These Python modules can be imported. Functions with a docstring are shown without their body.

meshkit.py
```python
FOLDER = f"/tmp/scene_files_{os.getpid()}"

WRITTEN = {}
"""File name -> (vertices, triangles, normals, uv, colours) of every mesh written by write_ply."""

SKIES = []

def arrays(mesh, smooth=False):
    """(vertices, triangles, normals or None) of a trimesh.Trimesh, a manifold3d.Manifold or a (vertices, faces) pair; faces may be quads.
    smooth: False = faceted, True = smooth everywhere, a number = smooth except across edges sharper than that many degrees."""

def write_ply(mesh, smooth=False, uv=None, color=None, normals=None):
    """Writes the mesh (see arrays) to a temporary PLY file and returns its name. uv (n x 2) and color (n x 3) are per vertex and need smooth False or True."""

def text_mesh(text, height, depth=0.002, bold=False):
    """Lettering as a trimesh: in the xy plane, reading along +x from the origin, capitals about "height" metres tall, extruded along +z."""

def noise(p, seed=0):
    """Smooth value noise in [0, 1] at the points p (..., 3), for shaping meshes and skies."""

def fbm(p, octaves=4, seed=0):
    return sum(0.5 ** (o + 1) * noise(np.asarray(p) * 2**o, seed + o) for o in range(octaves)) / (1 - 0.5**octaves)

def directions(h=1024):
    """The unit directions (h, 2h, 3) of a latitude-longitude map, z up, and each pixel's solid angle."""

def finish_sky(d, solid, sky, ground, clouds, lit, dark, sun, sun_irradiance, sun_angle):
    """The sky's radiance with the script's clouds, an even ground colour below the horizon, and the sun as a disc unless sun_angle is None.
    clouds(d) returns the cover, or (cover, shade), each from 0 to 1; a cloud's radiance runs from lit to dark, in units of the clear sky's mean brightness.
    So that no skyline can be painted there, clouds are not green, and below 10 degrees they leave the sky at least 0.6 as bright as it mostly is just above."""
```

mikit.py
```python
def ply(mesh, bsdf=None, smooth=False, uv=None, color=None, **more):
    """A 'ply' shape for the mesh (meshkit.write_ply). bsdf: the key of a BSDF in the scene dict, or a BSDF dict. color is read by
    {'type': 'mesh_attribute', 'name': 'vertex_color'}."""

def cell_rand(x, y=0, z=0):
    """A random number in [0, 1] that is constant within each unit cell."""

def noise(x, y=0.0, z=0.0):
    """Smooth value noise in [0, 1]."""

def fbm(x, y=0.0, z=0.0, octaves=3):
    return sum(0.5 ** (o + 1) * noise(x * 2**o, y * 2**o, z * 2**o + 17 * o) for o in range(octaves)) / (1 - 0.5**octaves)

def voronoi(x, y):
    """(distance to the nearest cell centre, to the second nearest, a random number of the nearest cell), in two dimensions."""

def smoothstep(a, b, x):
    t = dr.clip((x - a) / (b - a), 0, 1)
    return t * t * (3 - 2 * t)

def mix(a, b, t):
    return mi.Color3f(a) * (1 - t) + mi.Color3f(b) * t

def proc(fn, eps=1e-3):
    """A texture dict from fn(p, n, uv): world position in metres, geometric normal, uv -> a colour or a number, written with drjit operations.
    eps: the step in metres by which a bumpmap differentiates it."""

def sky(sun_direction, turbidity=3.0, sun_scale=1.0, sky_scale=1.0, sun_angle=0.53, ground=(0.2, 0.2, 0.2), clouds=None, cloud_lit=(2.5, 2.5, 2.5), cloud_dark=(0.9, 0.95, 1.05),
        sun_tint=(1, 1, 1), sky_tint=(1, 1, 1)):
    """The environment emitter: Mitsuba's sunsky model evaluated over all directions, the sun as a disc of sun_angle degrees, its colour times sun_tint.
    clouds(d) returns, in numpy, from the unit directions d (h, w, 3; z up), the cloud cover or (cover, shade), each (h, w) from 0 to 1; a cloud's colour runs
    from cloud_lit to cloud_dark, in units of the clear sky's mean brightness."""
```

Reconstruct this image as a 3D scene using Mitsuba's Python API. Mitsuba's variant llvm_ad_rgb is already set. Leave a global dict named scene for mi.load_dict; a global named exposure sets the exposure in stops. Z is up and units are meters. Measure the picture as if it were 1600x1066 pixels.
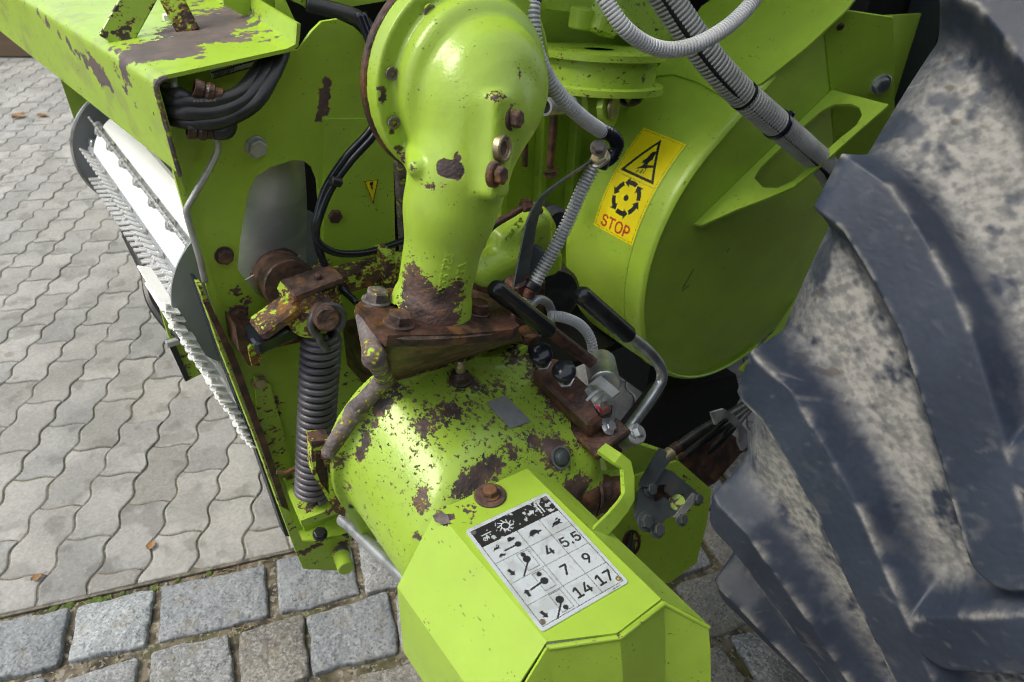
import math, random
import numpy as np, trimesh, drjit as dr, mitsuba as mi
import mikit, meshkit
from mikit import noise, fbm, smoothstep, mix, proc, cell_rand
from shapely.geometry import Polygon, Point, LineString, box as sbox
from shapely import affinity
from shapely.ops import unary_union
random.seed(7)
RNG = np.random.default_rng(11)
T4 = mi.ScalarTransform4f

# ------------------------------------------------------------------ camera, sky, exposure
# World: x = backwards along the machine, y = inwards across the machine, z = up, metres. The lens stands 1.5 m above the paving.
F, PITCH, YAW, ROLL = 1150.0, math.radians(34.38), math.radians(37.0), 0.033
C0 = np.array([0.0, 0.0, 1.5])
_v = np.array([math.sin(YAW) * math.cos(PITCH), math.cos(YAW) * math.cos(PITCH), -math.sin(PITCH)])
_r = np.array([math.cos(YAW), -math.sin(YAW), 0.0])
_d = np.cross(_v, _r)
RIGHT = math.cos(ROLL) * _r - math.sin(ROLL) * _d
DOWN = math.sin(ROLL) * _r + math.cos(ROLL) * _d
scene = {
    "camera": {"type": "thinlens", "fov": math.degrees(2 * math.atan(800 / F)), "fov_axis": "x", "aperture_radius": 0.0018, "focus_distance": 1.08,
               "near_clip": 0.02, "far_clip": 200.0,
               "to_world": T4().look_at(origin=C0.tolist(), target=(C0 + _v).tolist(), up=(-DOWN).tolist())},
    "sky": mikit.sky((-0.56, 0.24, 0.79), turbidity=3, sun_scale=0.45, sun_angle=27, clouds=lambda d: np.ones(d.shape[:2]) * 0.92, cloud_lit=(1.98, 2.10, 2.26), sun_tint=(0.88, 0.97, 1.08)),
}
exposure = 2.44
labels = {}

# ------------------------------------------------------------------ helpers
def ray(x, y):
    return (x - 800) / F * RIGHT + (y - 533) / F * DOWN + _v

def P(x, y, Y=None, Z=None, X=None):
    """The point of the plane y = Y (or z = Z, x = X) that is seen at this place of the 1600 px wide photograph."""
    d = ray(x, y)
    ax, val = (1, Y) if Y is not None else (2, Z) if Z is not None else (0, X)
    return C0 + d * (val - C0[ax]) / d[ax]

def PN(x, y, p, n):
    d = ray(x, y)
    return C0 + d * np.dot(np.asarray(p) - C0, n) / np.dot(d, n)

def unit(v):
    v = np.asarray(v, float)
    return v / np.linalg.norm(v)

def frame(n):
    n = unit(n)
    a = unit(np.cross(n, [0, 0, 1] if abs(n[2]) < 0.9 else [1, 0, 0]))
    return a, np.cross(n, a), n

def cat(*ms):
    return trimesh.util.concatenate([m for m in ms if m is not None])

def moved(m, R, t):
    m = m.copy()
    M = np.eye(4)
    M[:3, :3] = np.asarray(R)
    M[:3, 3] = t
    m.apply_transform(M)
    return m

def slab(poly3, n, thick, holes=(), back=0.0):
    """A plate: the planar outline poly3 extruded by thick against its normal n (n points out of the seen face)."""
    poly3 = np.asarray(poly3, float)
    a, b, n = frame(n)
    o = poly3.mean(0)
    flat = lambda q: np.c_[(np.asarray(q) - o) @ a, (np.asarray(q) - o) @ b]
    g = Polygon(flat(poly3), [flat(h) for h in holes]).buffer(0)
    parts = []
    for q in getattr(g, "geoms", [g]):
        m = trimesh.creation.extrude_polygon(q, thick, engine="earcut")
        parts.append(m)
    m = cat(*parts)
    m.apply_translation([0, 0, -thick - back])
    return moved(m, np.c_[a, b, n], o)

def plateY(pts, Y, thick, holes=(), roundr=0.0):
    """Plate in a plane y = Y, its face towards -y, from places of the photograph."""
    q = np.array([P(x, y, Y=Y) for x, y in pts])
    hs = [np.array([P(x, y, Y=Y) for x, y in h]) for h in holes]
    g = Polygon(q[:, [0, 2]], [h[:, [0, 2]] for h in hs]).buffer(0)
    if roundr:
        g = g.buffer(-roundr).buffer(2 * roundr).buffer(-roundr)
    ms = []
    for k in getattr(g, "geoms", [g]):
        m = trimesh.creation.extrude_polygon(k, thick, engine="earcut")
        v = m.vertices.copy()
        m.vertices = np.c_[v[:, 0], Y + thick - v[:, 2], v[:, 1]]
        ms.append(m)
    m = cat(*ms)
    m.fix_normals()
    return m

def obox(c, ax, half, bev=0.0):
    """Oriented box with chamfered edges. ax: three axes; half: three half sizes."""
    h = np.asarray(half, float)
    if bev <= 0:
        m = trimesh.creation.box(extents=2 * h)
    else:
        pts = []
        for s in np.array(np.meshgrid([-1, 1], [-1, 1], [-1, 1])).reshape(3, -1).T:
            for k in range(3):
                q = s * h
                q = np.array([q[i] - (s[i] * bev if i != k else 0) for i in range(3)])
                pts.append(q)
        m = trimesh.convex.convex_hull(np.array(pts))
    return moved(m, np.array(ax, float).T, c)

AX = np.eye(3)

def spline(pts, n):
    """Catmull-Rom through the points, n samples."""
    p = np.asarray(pts, float)
    if len(p) == 2:
        return p[0] + np.linspace(0, 1, n)[:, None] * (p[1] - p[0])
    q = np.vstack([2 * p[0] - p[1], p, 2 * p[-1] - p[-2]])
    seg = np.linalg.norm(np.diff(p, axis=0), axis=1)
    s = np.r_[0, np.cumsum(seg)] / seg.sum()
    out = []
    for t in np.linspace(0, 1, n):
        i = min(np.searchsorted(s, t, "right") - 1, len(p) - 2)
        u = (t - s[i]) / (s[i + 1] - s[i])
        a, b, c, d = q[i], q[i + 1], q[i + 2], q[i + 3]
        out.append(0.5 * (2 * b + (c - a) * u + (2 * a - 5 * b + 4 * c - d) * u * u + (3 * b - a - 3 * c + d) * u ** 3))
    return np.array(out)

def tube(path, r, n=12, closed=False, cap=True):
    path = np.asarray(path, float)
    m = len(path)
    r = np.broadcast_to(np.asarray(r, float), (m,))
    tan = np.gradient(path, axis=0)
    tan /= np.linalg.norm(tan, axis=1, keepdims=True) + 1e-12
    a = frame(tan[0])[0]
    V = []
    ang = np.arange(n) * 2 * math.pi / n
    for i in range(m):
        a = a - tan[i] * np.dot(a, tan[i])
        a /= np.linalg.norm(a)
        b = np.cross(tan[i], a)
        V.append(path[i] + r[i] * (np.cos(ang)[:, None] * a + np.sin(ang)[:, None] * b))
    V = np.vstack(V)
    i, j = np.meshgrid(np.arange(m - 1), np.arange(n), indexing="ij")
    p00, p01 = i * n + j, i * n + (j + 1) % n
    p10, p11 = p00 + n, p01 + n
    F_ = np.vstack([np.stack([p00, p01, p11], -1).reshape(-1, 3), np.stack([p00, p11, p10], -1).reshape(-1, 3)])
    if cap:
        c0, c1 = len(V), len(V) + 1
        V = np.vstack([V, path[:1], path[-1:]])
        k = np.arange(n)
        F_ = np.vstack([F_, np.stack([k * 0 + c0, (k + 1) % n, k], -1), np.stack([k * 0 + c1, (m - 1) * n + k, (m - 1) * n + (k + 1) % n], -1)])
    return trimesh.Trimesh(V, F_, process=False)

def lathe(profile, o, axis, n=32):
    """Profile: (along the axis, radius) pairs."""
    pr = np.asarray(profile, float)
    path = np.asarray(o) + pr[:, :1] * unit(axis)
    a, b, ax = frame(axis)
    ang = np.arange(n) * 2 * math.pi / n
    V = np.vstack([p + r * (np.cos(ang)[:, None] * a + np.sin(ang)[:, None] * b) for p, r in zip(path, pr[:, 1])])
    m = len(pr)
    i, j = np.meshgrid(np.arange(m - 1), np.arange(n), indexing="ij")
    p00, p01 = i * n + j, i * n + (j + 1) % n
    p10, p11 = p00 + n, p01 + n
    F_ = np.vstack([np.stack([p00, p01, p11], -1).reshape(-1, 3), np.stack([p00, p11, p10], -1).reshape(-1, 3)])
    t = trimesh.Trimesh(V, F_, process=True)
    t.update_faces(t.nondegenerate_faces())
    return t

def cyl(a, b, r, n=24, bev=0.0):
    a, b = np.asarray(a, float), np.asarray(b, float)
    L = np.linalg.norm(b - a)
    bev = min(bev, L / 3)
    pr = [(0, 0), (0, r - bev), (bev, r), (L - bev, r), (L, r - bev), (L, 0)] if bev else [(0, 0), (0, r), (L, r), (L, 0)]
    return lathe(pr, a, b - a, n)

def ring(o, axis, r0, r1, h, n=28):
    return lathe([(0, r0), (0, r1), (h, r1), (h, r0), (0, r0)], o, axis, n)

def hexbolt(o, n, r, h=None, washer=1.25, turn=0.0):
    """Hexagon head on a washer, standing on o along n; r is the hexagon's corner radius."""
    h = h or r * 0.75
    a, b, n = frame(n)
    hexa = np.array([[math.cos(turn + k * math.pi / 3), math.sin(turn + k * math.pi / 3)] for k in range(6)])
    o = np.asarray(o, float)
    w = r * 0.22
    pts = []
    for z, s in ((w, 1), (w + h * .86, 1), (w + h, .84)):
        for q in hexa:
            pts.append(o + n * z + r * s * (q[0] * a + q[1] * b))
    m = trimesh.convex.convex_hull(np.array(pts))
    return cat(m, lathe([(0, 0), (0, r * washer), (w * .7, r * washer), (w, r * washer * .94), (w, 0)], o, n, 24)) if washer else m

def dome_screw(o, n, r, h):
    return lathe([(0, 0), (0, r), (h * .45, r * .97), (h * .8, r * .75), (h, r * .35), (h * 1.02, 0)], o, n, 18)

def surface_net(f, lo, hi, h):
    """The zero surface of the signed distance f (vectorised over (n, 3)) as a smooth mesh."""
    lo, hi = np.asarray(lo, float), np.asarray(hi, float)
    nx = np.ceil((hi - lo) / h).astype(int) + 1
    g = np.stack(np.meshgrid(*[lo[k] + h * np.arange(nx[k]) for k in range(3)], indexing="ij"), -1)
    v = f(g.reshape(-1, 3)).reshape(nx).astype(np.float64)
    s = v < 0
    acc, cnt = np.zeros(tuple(nx - 1) + (3,)), np.zeros(tuple(nx - 1))
    sl = lambda k, o: slice(o, nx[k] - 1 + o)
    for ax in range(3):
        o = [k for k in range(3) if k != ax]
        for d0 in (0, 1):
            for d1 in (0, 1):
                A, B = [0, 0, 0], [0, 0, 0]
                A[o[0]] = B[o[0]] = d0
                A[o[1]] = B[o[1]] = d1
                B[ax] = 1
                va, vb = v[tuple(sl(k, A[k]) for k in range(3))], v[tuple(sl(k, B[k]) for k in range(3))]
                c = (va < 0) != (vb < 0)
                t = np.where(c, va / np.where(c, va - vb, 1), 0)
                q = np.zeros(acc.shape)
                q[..., ax] = t
                q[..., o[0]], q[..., o[1]] = d0, d1
                acc += q * c[..., None]
                cnt += c
    cell = cnt > 0
    idx = -np.ones(cell.shape, int)
    idx[cell] = np.arange(cell.sum())
    pos = lo + h * (np.argwhere(cell) + acc[cell] / cnt[cell][:, None])
    quads = []
    for ax in range(3):
        o = [(ax + 1) % 3, (ax + 2) % 3]
        S = [slice(1, nx[k] - 1) for k in range(3)]
        S[ax] = slice(0, nx[ax] - 1)
        a = s[tuple(S)]
        S2 = list(S)
        S2[ax] = slice(1, nx[ax])
        b = s[tuple(S2)]
        ii = np.argwhere(a != b)
        off = np.zeros(3, int)
        off[o[0]] = off[o[1]] = 1
        base = ii + off
        fl = a[tuple(ii.T)]
        def at(d0, d1):
            q = base.copy()
            q[:, o[0]] -= d0
            q[:, o[1]] -= d1
            return idx[tuple(q.T)]
        q = np.stack([at(1, 1), at(0, 1), at(0, 0), at(1, 0)], 1)
        q[~fl] = q[~fl][:, ::-1]
        quads.append(q)
    q = np.vstack(quads)
    q = q[(q >= 0).all(1)]
    m = trimesh.Trimesh(pos, np.vstack([q[:, [0, 1, 2]], q[:, [0, 2, 3]]]), process=False)
    return m

def smin(a, b, k):
    h = np.clip(0.5 + 0.5 * (b - a) / k, 0, 1)
    return b + (a - b) * h - k * h * (1 - h)

def smax(a, b, k):
    return -smin(-a, -b, k)

def sd_capsule(p, a, b, ra, rb=None):
    a, b = np.asarray(a, float), np.asarray(b, float)
    rb = ra if rb is None else rb
    t = np.clip((p - a) @ (b - a) / np.dot(b - a, b - a), 0, 1)
    return np.linalg.norm(p - a - t[:, None] * (b - a), axis=1) - (ra + (rb - ra) * t)

def sd_cyl(p, a, b, ra, rb=None, rnd=0.0):
    a, b = np.asarray(a, float), np.asarray(b, float)
    rb = ra if rb is None else rb
    L = np.linalg.norm(b - a)
    ax = (b - a) / L
    t = (p - a) @ ax
    r = np.linalg.norm(p - a - t[:, None] * ax, axis=1)
    dr_ = r - (ra + (rb - ra) * np.clip(t / L, 0, 1)) + rnd
    dz = np.abs(t - L / 2) - L / 2 + rnd
    return np.minimum(np.maximum(dr_, dz), 0) + np.hypot(np.maximum(dr_, 0), np.maximum(dz, 0)) - rnd

def sd_box(p, c, ax, half, rnd=0.0):
    q = np.abs((p - np.asarray(c)) @ np.array(ax, float).T) - (np.asarray(half) - rnd)
    return np.linalg.norm(np.maximum(q, 0), axis=1) + np.minimum(q.max(1), 0) - rnd

def march(f, x, y, lift=0.0):
    """Where the ray through this place of the photograph meets the zero surface of f, and the normal there."""
    d = unit(ray(x, y))
    s = .70
    for _ in range(80):
        s += float(f((C0 + d * s)[None])[0]) * .85
        if s > 3:
            break
    p = C0 + d * s
    g = np.array([float(f((p + e * 1e-3)[None])[0] - f((p - e * 1e-3)[None])[0]) for e in np.eye(3)])
    return p + unit(g) * lift, unit(g)

# ---- scene entries
def numbered(name):
    if name not in USED:
        USED.add(name)
        return name
    n = 1
    while f"{name}_{n:03d}" in USED:
        n += 1
    USED.add(f"{name}_{n:03d}")
    return f"{name}_{n:03d}"
USED = set()

def thing(name, label, cat_, group=None, kind=None):
    key = numbered(name)
    labels[key] = {"label": label, "category": cat_}
    if group:
        labels[key]["group"] = group
    if kind:
        labels[key]["kind"] = kind
    return key

def shape(mesh, mat_, smooth):
    """A ply shape whose corners share a normal across edges flatter than the angle smooth."""
    if smooth is True or not smooth:
        return mikit.ply(mesh, mat_, smooth)
    V, f = np.asarray(mesh.vertices, float), np.asarray(mesh.faces)
    cr = np.cross(V[f[:, 1]] - V[f[:, 0]], V[f[:, 2]] - V[f[:, 0]])
    ok = np.linalg.norm(cr, axis=1) > 1e-14
    f, cr = f[ok], cr[ok]
    un = cr / np.linalg.norm(cr, axis=1, keepdims=True)
    vid, face = f.ravel(), np.repeat(np.arange(len(f)), 3)
    order = np.argsort(vid, kind="stable")
    sv = vid[order]
    start = np.searchsorted(sv, sv, "left")
    size = np.searchsorted(sv, sv, "right") - start
    acc = np.zeros((len(vid), 3))
    c = math.cos(math.radians(smooth))
    for k in range(int(size.max())):
        m = np.flatnonzero(k < size)
        a, b = order[m], order[start[m] + k]
        fa, fb = face[a], face[b]
        near = np.einsum("ij,ij->i", un[fa], un[fb]) > c
        acc[a[near]] += cr[fb[near]]
    ln = np.linalg.norm(acc, axis=1, keepdims=True)
    n = np.where(ln > 0, acc / np.maximum(ln, 1e-300), un[face])
    w = (np.round(n * 300) + 301).astype(np.int64)
    _, first, inv = np.unique(((vid.astype(np.int64) * 602 + w[:, 0]) * 602 + w[:, 1]) * 602 + w[:, 2], return_index=True, return_inverse=True)
    path = meshkit.write_ply((V[vid[first]], inv.reshape(-1, 3)), False, normals=n[first])
    return {"type": "ply", "filename": path, "face_normals": False, "bsdf": {"type": "ref", "id": mat_}}

def part(parent, name, mesh, mat, smooth=30, label=None, kind=None):
    key = numbered(f"{parent}__{name}" if parent else name)
    scene[key] = shape(mesh, mat, smooth)
    if label or kind:
        labels[key] = {}
        if label:
            labels[key]["label"] = label
        if kind:
            labels[key]["kind"] = kind
    return key

def one(name, mesh, mat, label, cat_, smooth=30, group=None):
    key = thing(name, label, cat_, group)
    scene[key] = shape(mesh, mat, smooth)
    return key

# ------------------------------------------------------------------ materials
def rgb(*v):
    return {"type": "rgb", "value": list(v)}

def mat(key, col, rough=0.5, metal=0.0, spec=0.5, **more):
    scene[key] = {"type": "twosided", "bsdf": {"type": "principled", "base_color": rgb(*col) if isinstance(col, tuple) else proc(col),
                  "roughness": rough if not callable(rough) else proc(rough), "metallic": metal, "specular": spec, **more}}
    return key

def bumped(key, height, scale=1.0, eps=1e-3):
    scene[key] = {"type": "twosided", "bsdf": {"type": "bumpmap", "arbitrary": {**proc(height, eps)}, "scale": scale, "bsdf": scene[key]["bsdf"]}}

GREEN = (0.318, 0.482, 0.046)

def spots(p, blobs):
    """How strongly the paint has failed at p: blobs of (place, radius, strength)."""
    f = mi.Float(0)
    for c, r, s in blobs:
        dx, dy, dz = p.x - float(c[0]), p.y - float(c[1]), p.z - float(c[2])
        f = f + s * dr.exp(-(dx * dx + dy * dy + dz * dz) / float(r * r))
    return f

def paint(key, blobs=(), chips=0.0, size=0.012, base=GREEN, rough=0.30, edge=0.5, coat=0.25, relief=0.0, dirt=0.10, bare=0.0, dent=0.0):
    """Sprayed enamel that has chipped to brown rust where the blobs are strong and, by the amount chips, here and there."""
    blobs = [(tuple(np.asarray(c, float)), r, s) for c, r, s in blobs]
    k, k2 = 1.0 / size, 3.1 / size
    def worn(p):
        n = 0.5 + 1.12 * (0.60 * fbm(p.x * k, p.y * k, p.z * k, 3) + 0.40 * fbm(p.x * k2 + 5, p.y * k2, p.z * k2, 3) - 0.5)
        w = noise(p.x * 7 + 3, p.y * 7, p.z * 7 + 11)
        return n + 0.10 * (w - 0.5) + chips + spots(p, blobs) - 0.80
    def col(p, n, uv):
        v = worn(p)
        m = smoothstep(0.0, 0.018, v)
        rim = smoothstep(-0.055, 0.0, v) * edge * smoothstep(0.30, 0.55, noise(p.x * 33 + 2, p.y * 33, p.z * 33))
        t = fbm(p.x * 9, p.y * 9, p.z * 9, 3)
        f = fbm(p.x * 160, p.y * 160, p.z * 160, 2)
        g = mix(tuple(0.86 * c for c in base), tuple(1.10 * c for c in base), t)
        du = smoothstep(0.50, 0.75, fbm(p.x * 23 + 5, p.y * 23, p.z * 23, 3)) * dirt
        g = mix(g, (0.20, 0.20, 0.09), du)
        sp = smoothstep(0.84, 0.88, noise(p.x * 330, p.y * 330, p.z * 330)) * smoothstep(0.5, 0.7, noise(p.x * 40, p.y * 40 + 9, p.z * 40)) * 0.7
        g = mix(g, (0.045, 0.03, 0.012), sp)
        g = mix(g, (0.30, 0.24, 0.02), rim)
        u = fbm(p.x * 45, p.y * 45 + 31, p.z * 45, 3)
        r = mix((0.036, 0.023, 0.021), (0.105, 0.060, 0.049), smoothstep(0.32, 0.68, u))
        r = mix(r, (0.20, 0.085, 0.026), smoothstep(0.62, 0.78, fbm(p.x * 70 + 8, p.y * 70, p.z * 70, 2)) * 0.4)
        r = r * (0.7 + 0.6 * f)
        if bare:
            r = mix(r, (0.16, 0.145, 0.15), bare)
        return mix(g, r, m)
    def ro(p, n, uv):
        m = smoothstep(0.0, 0.018, worn(p))
        return dr.clip(rough + 0.18 * (fbm(p.x * 30, p.y * 30, p.z * 30, 2) - 0.4) + (0.72 - rough) * m, 0.08, 1.0)
    scene[key] = {"type": "twosided", "bsdf": {"type": "principled", "base_color": proc(col), "roughness": proc(ro), "specular": 0.5}}
    if coat:
        scene[key]["bsdf"] |= {"clearcoat": coat, "clearcoat_gloss": 0.85}
    if relief or dent:
        def h(p, n, uv):
            return dent * fbm(p.x * 15, p.y * 15, p.z * 15, 2) + (fbm(p.x * 90, p.y * 90, p.z * 90, 2) - 0.5) * 0.0003 + (fbm(p.x * 420, p.y * 420, p.z * 420, 2) - 0.5) * 0.00022 - smoothstep(-0.01, 0.03, worn(p)) * 0.0006 + smoothstep(0.0, 0.02, worn(p)) * 0.0012 * (fbm(p.x * 300, p.y * 300, p.z * 300, 2) - 0.5)
        bumped(key, h, max(relief, 0.6), 6e-4)
    return key

def rusty(key, dark=(0.038, 0.025, 0.023), light=(0.108, 0.062, 0.047), rough=0.72, flake=0.0, orange=0.5, spec=0.4):
    """Rusted iron; flake is how much yellow-green paint still sticks to it."""
    def col(p, n, uv):
        u = fbm(p.x * 50, p.y * 50 + 3, p.z * 50, 4)
        f = fbm(p.x * 240, p.y * 240, p.z * 240, 2)
        c = mix(dark, light, smoothstep(0.33, 0.70, u))
        c = mix(c, (0.22, 0.095, 0.026), smoothstep(0.58, 0.76, fbm(p.x * 34 + 9, p.y * 34, p.z * 34, 3)) * orange)
        c = c * (0.65 + 0.7 * f)
        if flake:
            k = 0.55 * fbm(p.x * 85, p.y * 85 + 17, p.z * 85, 3) + 0.45 * fbm(p.x * 260, p.y * 260 + 17, p.z * 260, 3) + 0.30 * (fbm(p.x * 16, p.y * 16, p.z * 16 + 4, 2) - 0.5)
            c = mix(c, (0.27, 0.16, 0.015), smoothstep(0.58 - flake, 0.68 - flake, k) * 0.85)
            c = mix(c, GREEN, smoothstep(0.67 - flake, 0.69 - flake, k))
        return c
    mat(key, col, rough, 0.0, spec)
    bumped(key, lambda p, n, uv: (fbm(p.x * 220, p.y * 220, p.z * 220, 3) - 0.5) * 0.0016, 1.0, 6e-4)
    return key

def steel(key, col=(0.56, 0.58, 0.60), rough=0.32, metal=0.9, stain=0.25):
    def c(p, n, uv):
        u = fbm(p.x * 28, p.y * 28, p.z * 28, 4)
        g = mix(col, tuple(0.55 * v for v in col), smoothstep(0.35, 0.75, u))
        return mix(g, (0.16, 0.09, 0.05), smoothstep(0.62, 0.8, fbm(p.x * 60 + 4, p.y * 60, p.z * 60, 3)) * stain)
    return mat(key, c, lambda p, n, uv: dr.clip(rough + 0.25 * (fbm(p.x * 40, p.y * 40, p.z * 40, 2) - 0.4), 0.1, 0.9), metal)

def rubbery(key, col, rough=0.45, spec=0.4, dust=0.15):
    def c(p, n, uv):
        u = fbm(p.x * 35, p.y * 35, p.z * 35, 3)
        return mix(col, (0.13, 0.125, 0.11), smoothstep(0.45, 0.8, u) * dust)
    return mat(key, c, rough, 0.0, spec)

steel("zinc", (0.62, 0.64, 0.66), 0.34, 0.85, 0.1)
steel("zinc_dull", (0.50, 0.51, 0.51), 0.5, 0.65, 0.25)
steel("zinc_yellow", (0.42, 0.36, 0.22), 0.4, 0.8, 0.4)
mat("sheet_steel", lambda p, n, uv: mix((0.50, 0.52, 0.55), (0.38, 0.40, 0.43), smoothstep(0.3, 0.7, fbm(p.x * 14, p.y * 14, p.z * 26, 4))), lambda p, n, uv: 0.36 + 0.2 * fbm(p.x * 30, p.y * 30, p.z * 30, 2), 0.45)
mat("tine_zinc", (0.70, 0.71, 0.72), 0.35, 0.4)
mat("white_zinc", (0.86, 0.86, 0.85), 0.40, 0.0)
mat("disc_grey", (0.27, 0.29, 0.31), 0.45, 0.2)
steel("spring_steel", (0.125, 0.12, 0.14), 0.36, 0.25, 0.35)
steel("grey_plate", (0.085, 0.10, 0.105), 0.48, 0.3, 0.3)
rusty("rust")
rusty("rust_red", (0.042, 0.020, 0.016), (0.105, 0.044, 0.030), 0.45, 0.0, 0.2, 0.5)
rusty("rust_oily", (0.030, 0.017, 0.013), (0.085, 0.040, 0.028), 0.42, 0.0, 0.35, 0.5)
rusty("rust_flaked", flake=0.10)
rusty("rust_half", flake=0.125, orange=0.9)
rusty("rust_web", (0.050, 0.031, 0.024), (0.115, 0.068, 0.048), 0.5, 0.0, 0.35)
rusty("rust_grey", (0.085, 0.072, 0.074), (0.17, 0.145, 0.145), 0.65, 0.05, 0.1)
rubbery("black_rubber", (0.014, 0.015, 0.018), 0.38, 0.5, 0.12)
rubbery("black_gloss", (0.010, 0.012, 0.020), 0.18, 0.5, 0.05)
rubbery("grip_black", (0.012, 0.013, 0.016), 0.24, 0.5, 0.08)
rubbery("hose_grey", (0.50, 0.51, 0.53), 0.42, 0.4, 0.25)
rubbery("conduit_grey", (0.33, 0.335, 0.325), 0.5, 0.4, 0.3)
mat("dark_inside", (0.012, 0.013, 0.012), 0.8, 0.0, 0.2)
mat("dark_blue_steel", (0.012, 0.017, 0.024), 0.4, 0.0, 0.5)
mat("ink", (0.012, 0.012, 0.014), 0.5)
mat("red_ink", (0.50, 0.035, 0.02), 0.5)
mat("yellow_film", (0.82, 0.70, 0.012), 0.28, 0.0, 0.5)
def _label(p, n, uv):
    u = smoothstep(0.52, 0.72, fbm(p.x * 60, p.y * 60, p.z * 60, 3))
    s = smoothstep(0.79, 0.83, noise(p.x * 300, p.y * 300, 2.0))
    return mix(mix((0.52, 0.56, 0.60), (0.43, 0.46, 0.48), u), (0.25, 0.2, 0.12), s * 0.2)
mat("plate_white", _label, 0.35, 0.2, 0.5)
mat("plate_grey", lambda p, n, uv: mix((0.30, 0.31, 0.33), (0.22, 0.23, 0.24), fbm(p.x * 120, p.y * 120, p.z * 120, 2)), 0.5, 0.3)
def _black(p, n, uv):
    s = smoothstep(0.66, 0.70, fbm(p.x * 190, p.y * 190, 3.0, 3))
    return mix((0.015, 0.015, 0.016), (0.42, 0.44, 0.45), s * 0.9)
mat("plate_black", _black, 0.4)

# ------------------------------------------------------------------ ground: joint earth, wave pavers, granite setts, leaves, shed
def _earth(p, n, uv):
    u = fbm(p.x * 40, p.y * 40, 0.5, 4)
    v = fbm(p.x * 11, p.y * 11 + 5, 2.5, 3)
    c = mix((0.055, 0.047, 0.036), (0.21, 0.18, 0.135), smoothstep(0.3, 0.7, u))
    c = mix(c, (0.085, 0.095, 0.03), smoothstep(0.52, 0.68, v) * 0.55)
    return mix(c, (0.36, 0.34, 0.30), smoothstep(0.66, 0.72, fbm(p.x * 130, p.y * 130, 1.0, 2)) * 0.6)
mat("earth", _earth, 0.9, 0.0, 0.2)
bumped("earth", lambda p, n, uv: fbm(p.x * 120, p.y * 120, 0.0, 3) * 0.004, 1.0, 1e-3)

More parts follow.
